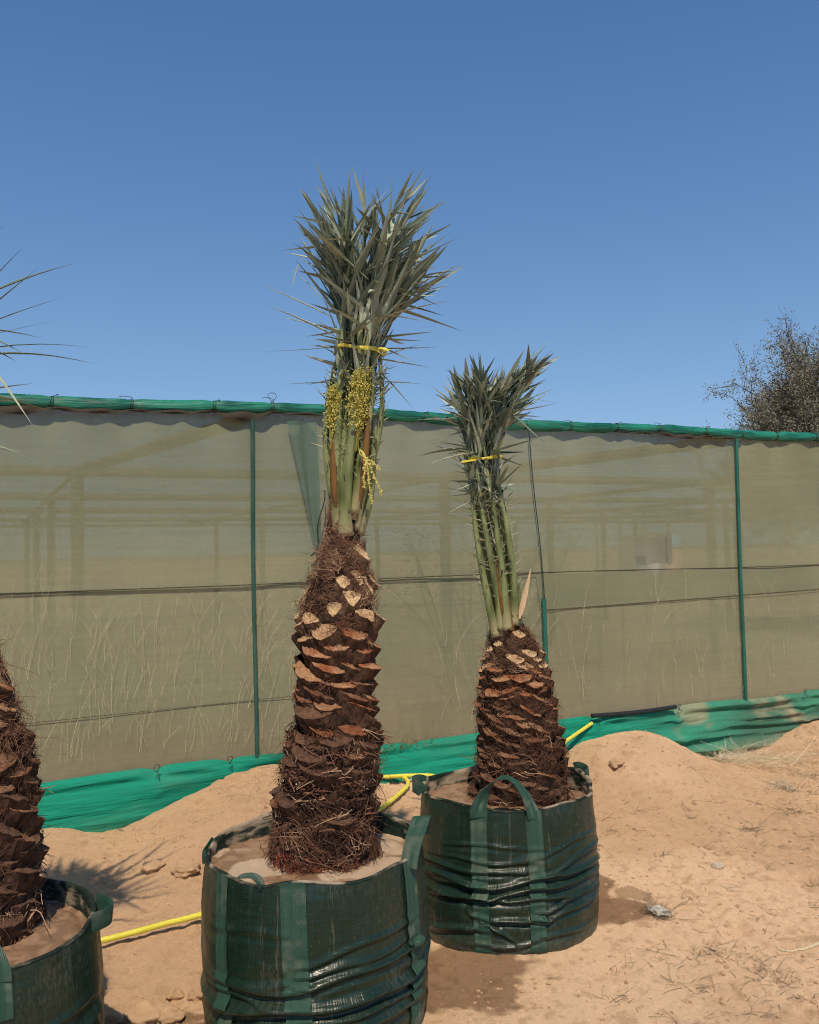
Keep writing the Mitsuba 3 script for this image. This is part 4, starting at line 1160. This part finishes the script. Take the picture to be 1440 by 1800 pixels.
leaf2 = dict(z0=1.86, tie=2.07, angle=(27, 13), wild=.12, len=.235, wid=.026, step=.028, axis=axis2,
             extra=[((.42, 4.05, 2.36), (.640, 4.02, 2.585), .024, .0), ((.43, 4.05, 2.34), (.625, 4.02, 2.56), .022, .0), ((.43, 4.04, 2.32), (.655, 4.0, 2.55), .020, .02), ((.42, 4.04, 2.27), (.655, 4.0, 2.372), .020, .03), ((.43, 4.04, 2.22), (.648, 4.0, 2.365), .020, .02),
                    ((.42, 4.04, 2.30), (.605, 3.98, 2.105), .024, -.02), ((.28, 4.06, 2.09), (.137, 4.04, 2.132), .016, .08), ((.27, 4.06, 2.03), (.175, 4.04, 2.085), .010, .03), ((.28, 4.06, 1.95), (.19, 4.04, 1.915), .010, .0),
                    ((.27, 4.06, 1.87), (.165, 4.04, 1.82), .009, .0), ((.29, 4.03, 2.22), (.175, 4.01, 2.29), .016, .02), ((.33, 3.99, 2.09), (.30, 3.95, 2.21), .026, .1), ((.42, 4.04, 2.25), (.70, 4.02, 2.225), .010, .12), ((.40, 4.05, 2.34), (.67, 4.03, 2.33), .010, .1)])
palm2, fx2, frr2 = make_palm('short date palm on the right with a thick scaly trunk and tied leaning fronds', C2, prof2, boots2, fib2, fr2, leaf2, 23, (1.45, 2.0))
# dry pale sheath blade beside the stalks, and reddish young sheaths
v, f, sv = blades(np.array([[.475, C2 - .09, 1.35]]), np.array([[.056, -.02, .225]]), np.array([[.1, -1, .2]]), np.array([.232]), np.array([.026]), np.array([.0]), None)
scene['mat_dry_blade'] = two(principled((.62, .47, .30), .7, .2))
part(palm2, 'dry_blade', (v[0], f), 'mat_dry_blade', False)
for (b, m_, e, w_) in [((.425, C2 - .075, 1.30), (.40, C2 - .09, 1.42), (.385, C2 - .085, 1.62), .017), ((.44, C2 - .07, 1.30), (.432, C2 - .082, 1.38), (.428, C2 - .08, 1.47), .016)]:
    P = spline([b, m_, e], 12)
    part(palm2, 'sheath', tube(P, w_ * np.linspace(1, .25, 12), 8), 'mat_spathe', 40)

# left palm, cut by the picture's edge
C3 = 2.78
prof3 = [(.48, -1.348, .20), (.58, -1.328, .195), (.67, -1.328, .186), (.77, -1.328, .190), (.86, -1.328, .192), (.94, -1.328, .190), (1.03, -1.330, .184), (1.11, -1.333, .166), (1.20, -1.338, .134), (1.28, -1.343, .112), (1.36, -1.348, .096), (1.42, -1.353, .07)]
rg = np.random.default_rng(303)
fr3 = ring_fronds(16, rg, np.array([-1.37, C3, 0]), .055, 1.40, np.array([-1.52, C3, 0]), .080, 2.02, np.array([-1.56, C3, 0]), .18, (2.40, 2.62), .016, .02)
axis3 = lambda z: np.stack([np.interp(z, [1.4, 2.0, 2.6], [-1.39, -1.52, -1.56]), np.full(np.shape(z), C3), np.asarray(z, float)], -1)
boots3 = dict(zlo=.56, zhi=1.36, dz=.0052, w=lambda z: np.interp(z, [.8, 1.3], [.058, .04]), drop=lambda z: np.interp(z, [.8, 1.2], [.010, .02]), point=lambda z: np.interp(z, [1.2, 1.35], [.1, .7]), age=lambda z: np.interp(z, [.6, 1.1, 1.3, 1.38], [.95, .80, .6, .1]), skip=lambda z: np.interp(z, [.6, 1.05, 1.15, 1.36], [.1, .1, .55, .55]), rise=lambda z: np.interp(z, [.8, 1.2], [.008, .016]))
fib3 = [(3200, (.50, 1.1), .032, .4, .0011, .4, .36), (4000, (1.03, 1.42), .040, .3, .0010, .35, .50), (300, (.5, 1.2), .035, .5, .0020, .3, .78, .0, 6, 1.1), (260, (.5, .66), .05, .7, .0045, .5, .4, .0, 6)]
leaf3 = dict(z0=1.86, tie=2.02, angle=(30, 12), wild=.16, len=.30, wid=.020, step=.028, axis=axis3,
             extra=[((-1.40, 2.72, 2.26), (-.995, 2.75, 2.405), 0.0136, .26), ((-1.42, 2.72, 2.30), (-1.062, 2.75, 2.485), 0.0144, .08), ((-1.42, 2.72, 2.28), (-1.116, 2.75, 2.551), 0.0224, .0), ((-1.42, 2.73, 2.33), (-1.158, 2.75, 2.622), 0.0192, .0),
                    ((-1.40, 2.72, 2.52), (-1.219, 2.75, 2.685), 0.0224, .0), ((-1.42, 2.72, 2.30), (-1.066, 2.75, 2.385), 0.0064, .0), ((-1.40, 2.72, 2.43), (-1.125, 2.75, 2.075), 0.0224, .05), ((-1.45, 2.72, 2.05), (-1.10, 2.74, 2.02), 0.0144, .25),
                    ((-1.44, 2.72, 2.04), (-1.15, 2.74, 1.99), 0.0072, .05), ((-1.36, 2.7, 1.40), (-1.196, 2.72, 1.512), 0.0112, .03), ((-1.35, 2.7, 1.46), (-1.21, 2.72, 1.455), 0.0128, .04), ((-1.38, 2.72, 2.38), (-1.15, 2.74, 2.30), 0.0192, .1),
                    ((-1.55, 2.78, 2.5), (-1.9, 2.9, 2.62), 0.0256, .1), ((-1.52, 2.9, 2.4), (-1.3, 3.2, 2.5), 0.0256, .15), ((-1.4, 2.86, 2.3), (-1.1, 3.15, 2.42), 0.0224, .2), ((-1.42, 2.85, 2.45), (-1.15, 3.1, 2.72), 0.0224, .1), ((-1.45, 2.86, 2.2), (-1.2, 3.2, 2.2), 0.0224, .1)])
palm3, fx3, frr3 = make_palm('left date palm cut by the left edge of the picture', C3, prof3, boots3, fib3, fr3, leaf3, 37, (1.5, 1.9), n_parts=120)
# freshly cut pale stub on the left palm's shoulder and an orange chip at its foot
P = spline([(-1.262, 2.64, 1.30), (-1.256, 2.62, 1.36), (-1.250, 2.60, 1.395)], 8)
part(palm3, 'cut_stub', tube(P, [.026, .026, .025, .024, .024, .023, .023, .022], 9), 'mat_stalk', 40)

# ---------------------------------------------------------------- yellow straps tied round the fronds
def tie(label, c, rx, ry, z, tilt, tails):
    key = thing('tie_strap', label, 'strap', 'yellow straps tied round the fronds')
    a = np.linspace(0, 2 * np.pi, 60)
    for k, (dz, dr_) in enumerate([(0, 0), (.006, .002)]):
        r = 1 + .03 * np.sin(3 * a + k) + .02 * np.sin(5 * a + 2 * k)
        P = np.stack([c[0] + (rx + dr_) * r * np.cos(a), c[1] + (ry + dr_) * r * np.sin(a), z + dz + tilt * np.cos(a) + .0045 * np.sin(2 * a + k) + .003 * np.sin(5 * a)], -1)
        N = np.stack([np.cos(a), np.sin(a), .25 * np.sin(7 * a)], -1)
        tg = nrm(np.gradient(P, axis=0))
        W = np.cross(N, tg)
        v, f, uv = strip(P, W, N, .0095, .0016)
        part(key, 'band', (v, f), 'mat_yellow', False)
    for tl in tails:
        P = spline(tl, 14)
        tg = nrm(np.gradient(P, axis=0))
        W = nrm(np.cross(tg, [0, -1, .2]))
        v, f, uv = strip(P, W, np.cross(W, tg), .008, .0015)
        part(key, 'loose_end', (v, f), 'mat_yellow', False)


tie('yellow strap tied round the fronds of the tall middle palm', (-.172, C1), .094, .104, 2.388, -.006, [[(-.10, C1 - .09, 2.385), (-.085, C1 - .11, 2.38), (-.06, C1 - .11, 2.372)]])
tie('yellow strap tied round the fronds of the short right palm', (.340, C2), .086, .096, 2.064, .010, [[(.30, C2 - .09, 2.058), (.26, C2 - .12, 2.05), (.232, C2 - .13, 2.045)]])
tie('yellow strap tied round the fronds of the left palm', (-1.52, C3), .092, .098, 2.02, .006, [])

# ---------------------------------------------------------------- yellow hose
def hose_line(pts, n, lift):
    p = spline([np.array([x, y, 0.0]) for x, y, _ in pts], n)
    add = np.interp(np.linspace(0, 1, n), np.linspace(0, 1, len(pts)), [q[2] for q in pts])
    g = ground_low(p[:, 0], p[:, 1]) + .004
    p[:, 2] = g + lift + add
    return p


hose = thing('garden_hose', 'yellow garden hose lying on the sand from the left bag round behind the middle bag', 'hose')
p = hose_line([(-2.3, 3.66, .0), (-1.75, 3.80, .0), (-1.34, 3.92, .006), (-1.14, 4.02, .012), (-.94, 4.14, .030), (-.70, 4.40, .02), (-.40, 4.92, .0), (-.15, 5.48, .012), (-.075, 5.68, .012), (-.045, 5.80, .012), (-.085, 5.90, .015), (-.19, 5.905, .02), (-.36, 5.80, .01), (-.6, 5.6, .0)], 140, .0155)
part(hose, 'pipe', tube(p, .0125, 12), 'mat_hose', True)
hose2 = thing('garden_hose', 'yellow garden hose running behind the right bag up onto the green skirt', 'hose')
p = hose_line([(-.16, 5.87, .03), (-.02, 5.90, .03), (.2, 5.93, .0), (.55, 6.05, .0)], 40, .0155)
p = np.vstack([p[:-1], spline([p[-1], (.85, 6.26, .225), (1.05, 6.42, .305), (1.17, 6.54, .345), (1.29, 6.66, .385)], 40)])
part(hose2, 'pipe', tube(p, .0125, 12), 'mat_hose', True)

# ---------------------------------------------------------------- stones, clods, litter, weeds
r2 = np.random.default_rng(77)
for i, (x, y, s, lb) in enumerate([(1.546, 4.755, .030, 'pale pebble lying alone on the sand right of the short palm'), (2.80, 7.43, .055, 'pale stone at the foot of the green skirt on the right'), (2.33, 6.98, .04, 'small stone beside the dry tuft under the skirt')]):
    k = thing('stone', lb, 'stone')
    v, f = lump(s, 3 + i)
    scene[k] = mikit.ply((v + on_ground(x, y, s * .3)[0], f), 'mat_stone', smooth=40)
for i, (x, y, s, lb) in enumerate([(-1.13, 4.55, .062, 'dark hollow clod on the heap left of the middle bag'), (-.985, 3.36, .075, 'large broken clod in the shade right of the left bag'), (-.89, 3.33, .05, 'brown clod between the two left bags at the bottom edge'),
                                   (-.83, 3.50, .042, 'clod close to the left side of the middle bag'), (-.93, 3.52, .035, 'small clod behind the pair at the bottom edge'), (1.36, 6.22, .05, 'clod on the flank of the right heap'), (-1.32, 4.60, .05, 'clod on the heap behind the left bag')]):
    k = thing('soil_clod', lb, 'clod')
    v, f = lump(s, 20 + i, 3, .6, .6)
    v = v + .012 * (meshkit.fbm(v * 60, 2, i)[:, None] - .5) * nrm(v)
    scene[k] = mikit.ply((v + on_ground(x, y, s * .22)[0], f), 'mat_clod', smooth=True)
# grit and crumbs
mb = MB()
n = 9500
x, y = r2.uniform(-1.9, 3.7, n), 2.95 + 5.2 * r2.uniform(0, 1, n) ** 1.15
dens = meshkit.fbm(np.stack([x * 1.5, y * 1.5, x * 0], -1), 3, 17)
keep = (r2.uniform(.25, .75, n) < dens) & ((x - F0[0]) * FN[0] + (y - F0[1]) * FN[1] > .16)
x, y = x[keep], y[keep]
g = on_ground(x, y)
base_l = [lump(1, 50 + k, 1, .5, .7) for k in range(6)]
for i in range(len(x)):
    if any((x[i] - b[0]) ** 2 + (y[i] - b[1]) ** 2 < (b[2] + .01) ** 2 for b in BAGS):
        continue
    s = .0028 + .0085 * r2.uniform() ** 4
    v, f = base_l[i % 6]
    a = r2.uniform(0, 6.28)
    R_ = np.array([[math.cos(a), -math.sin(a), 0], [math.sin(a), math.cos(a), 0], [0, 0, 1]])
    mb.add(v @ R_.T * s + g[i] + [0, 0, s * .2], f)
scene['gravel'] = mikit.ply(mb.get()[0], 'mat_clod', smooth=False)
labels['gravel'] = {'label': 'small crumbs and grit strewn over the sand', 'category': 'gravel', 'kind': 'stuff'}


def sprigs(mb, cx, cy, n, spread, length, rad, flat, rg, tone):
    """Thin dry stems that start near (cx, cy)."""
    s = np.linspace(0, 1, 5)
    ox, oy = cx + rg.normal(0, spread, n), cy + rg.normal(0, spread, n)
    o = on_ground(ox, oy, .001)
    a = rg.uniform(0, 2 * np.pi, n)
    el = np.abs(rg.normal(flat, .28, n))
    d = np.stack([np.cos(a) * np.cos(el), np.sin(a) * np.cos(el), np.sin(el)], -1)
    c = rg.normal(0, .35, (n, 3)) * [1, 1, .25]
    L = length * rg.gamma(3, 1 / 3, n)
    P = o[:, None] + d[:, None] * (L[:, None] * s)[..., None] + c[:, None] * (L[:, None] * s ** 2)[..., None]
    gz = ground_z(P[..., 0], P[..., 1])
    P[..., 2] = np.maximum(P[..., 2], gz + .0015)
    v, f = tubes(P, (rad * rg.uniform(.6, 1.3, n))[:, None] * (1 - .6 * s), 3)
    t = np.clip(rg.normal(tone, .22, n), 0, 1)
    mb.add(v, f, np.repeat(np.stack([t, 0 * t], 1), 15, 0))


mb = MB()
for i in range(260):
    x, y = r2.uniform(.7, 3.8), 3.1 + 4.3 * r2.uniform() ** 1.1
    if (x - .405) ** 2 + (y - 4.13) ** 2 < .3 or (x - F0[0]) * FN[0] + (y - F0[1]) * FN[1] < .3:
        continue
    if r2.uniform() > np.interp(x + (4.5 - y) * .5, [.3, 1.4, 3.2], [.18, .6, 1.0]):
        continue
    sprigs(mb, x, y, r2.integers(5, 16), r2.uniform(.012, .05), .045, .0011, .12, r2, .22)
for i in range(40):
    x, y = r2.uniform(-1.6, -.4), r2.uniform(4.4, 5.5)
    if (x - F0[0]) * FN[0] + (y - F0[1]) * FN[1] > .25:
        sprigs(mb, x, y, r2.integers(2, 6), .02, .035, .0009, .1, r2, .25)
for i in range(900):
    x, y = r2.uniform(.75, 3.6), 3.05 + 4.0 * r2.uniform() ** 1.3
    if (x - .4) ** 2 + (y - 4.13) ** 2 > .19 and (x - F0[0]) * FN[0] + (y - F0[1]) * FN[1] > .3 and meshkit.noise(np.array([x * 1.6, y * 1.6, 0]), 5) > .3:
        sprigs(mb, x, y, r2.integers(1, 4), .012, .020, .0011, .05, r2, .18)
for (x, y, n) in [(2.46, 6.19, 46), (2.75, 6.5, 30), (1.95, 5.35, 30), (1.75, 3.6, 46), (1.35, 3.55, 40), (1.2, 3.75, 30), (2.3, 5.6, 36), (2.0, 4.35, 40), (-1.72, 5.28, 30)]:
    sprigs(mb, x, y, n, .045, .06, .0012, .25, r2, .25)
scene['dry_weeds'] = mikit.ply(mb.get()[0], 'mat_weed', smooth=False, uv=mb.get()[1])
labels['dry_weeds'] = {'label': 'thin dead weeds and twigs lying over the sand on the right', 'category': 'dry weeds', 'kind': 'stuff'}
for (x, y, n, sp, ln_, fl, lb, mat, tn) in [(2.42, 6.98, 260, .085, .14, .45, 'pale dry grass tuft in front of the green skirt on the right', 'mat_straw', .6), (2.72, 6.86, 150, .12, .13, .15, 'flattened straw spread right of the dry tuft', 'mat_straw', .5),
                                          (3.60, 8.02, 120, .06, .13, .6, 'dry grass tuft at the right edge beside the skirt', 'mat_straw', .5), (2.46, 6.20, 70, .05, .09, .6, 'small pale dry tuft out on the sand at the right', 'mat_straw', .4)]:
    k = thing('grass_tuft', lb, 'grass tuft')
    mb = MB()
    sprigs(mb, x, y, n, sp, ln_, .0016, fl, r2, tn)
    part(k, 'blades', mb.get()[0], mat, False, mb.get()[1], kind='stuff')
# grass sprouting behind the skirt, seen above it left of the right palm
k = thing('grass_tuft', 'thin green grass showing above the green skirt between the two palms', 'grass tuft')
mb = MB()
s = np.linspace(0, 1, 6)
for i in range(26):
    tk, a, h = 2.16 + r2.normal(0, .07), r2.normal(0, .5), r2.uniform(.06, .2)
    P = fpt(tk + a * h * s ** 1.5, .36 + h * s * (1 - .2 * s), .07 + .03 * r2.normal() * s)
    mb.add(*tube(P, .0018 * (1 - .8 * s), 3, False), (r2.uniform(0, .5), 0))
mb.put(k, 'blades', 'mat_grass', False, kind='stuff')
# bent dry sprout in front of the skirt on the left
k = thing('weed_sprout', 'bent pale dry sprout standing before the green skirt on the left', 'sprout')
b = on_ground(-1.755, 5.30)[0]
part(k, 'stem', tube(spline([b + [.03, .0, -.01], b + [.02, .01, .06], b + [-.005, .02, .12], b + [-.05, .03, .105]], 16), np.linspace(.0042, .0018, 16), 6), 'mat_straw', 40)
part(k, 'stem', tube(spline([b + [.07, .01, -.01], b + [.075, .01, .04], b + [.085, .02, .08]], 10), np.linspace(.0028, .001, 10), 5), 'mat_straw', 40)
# crumpled white scrap with straw on the sand right of the right bag
k = thing('scrap', 'crumpled white scrap tangled with straw on the sand right of the short palm', 'scrap')
for i in range(5):
    a, b = np.meshgrid(np.linspace(-1, 1, 12), np.linspace(-1, 1, 12), indexing='ij')
    q = np.stack([a, b, 0 * a + i], -1)
    c0 = np.array([1.085, 4.155]) + r2.normal(0, .022, 2)
    v = np.stack([c0[0] + a * .035 + .03 * (meshkit.fbm(q * 1.8, 2, i) - .5), c0[1] + b * .024 + .02 * (meshkit.fbm(q * 1.7, 2, i + 9) - .5), .016 + .05 * (meshkit.fbm(q * 1.6, 3, i + 20) - .35)], -1)
    v[..., 2] = np.maximum(v[..., 2], .003) + ground_z(v[..., 0], v[..., 1])
    part(k, 'paper', (v.reshape(-1, 3), grid_faces(12, 12)), 'mat_paper', True)
mb = MB()
sprigs(mb, 1.065, 4.165, 170, .032, .055, .0014, .4, r2, .35)
part(k, 'straw', mb.get()[0], 'mat_weed', False, mb.get()[1], kind='stuff')
# pale curved twig and dry leaf stalk lying on the sand, far right
k = thing('twig', 'pale curved twig lying on the sand at the lower right', 'twig')
P = on_ground(*np.array([(1.46 + .2 * u, 3.80 - .03 * math.sin(u * 4)) for u in np.linspace(0, 1, 14)]).T, .005)
scene[k] = mikit.ply(tube(P, np.linspace(.003, .006, 14), 6), 'mat_straw', smooth=40)
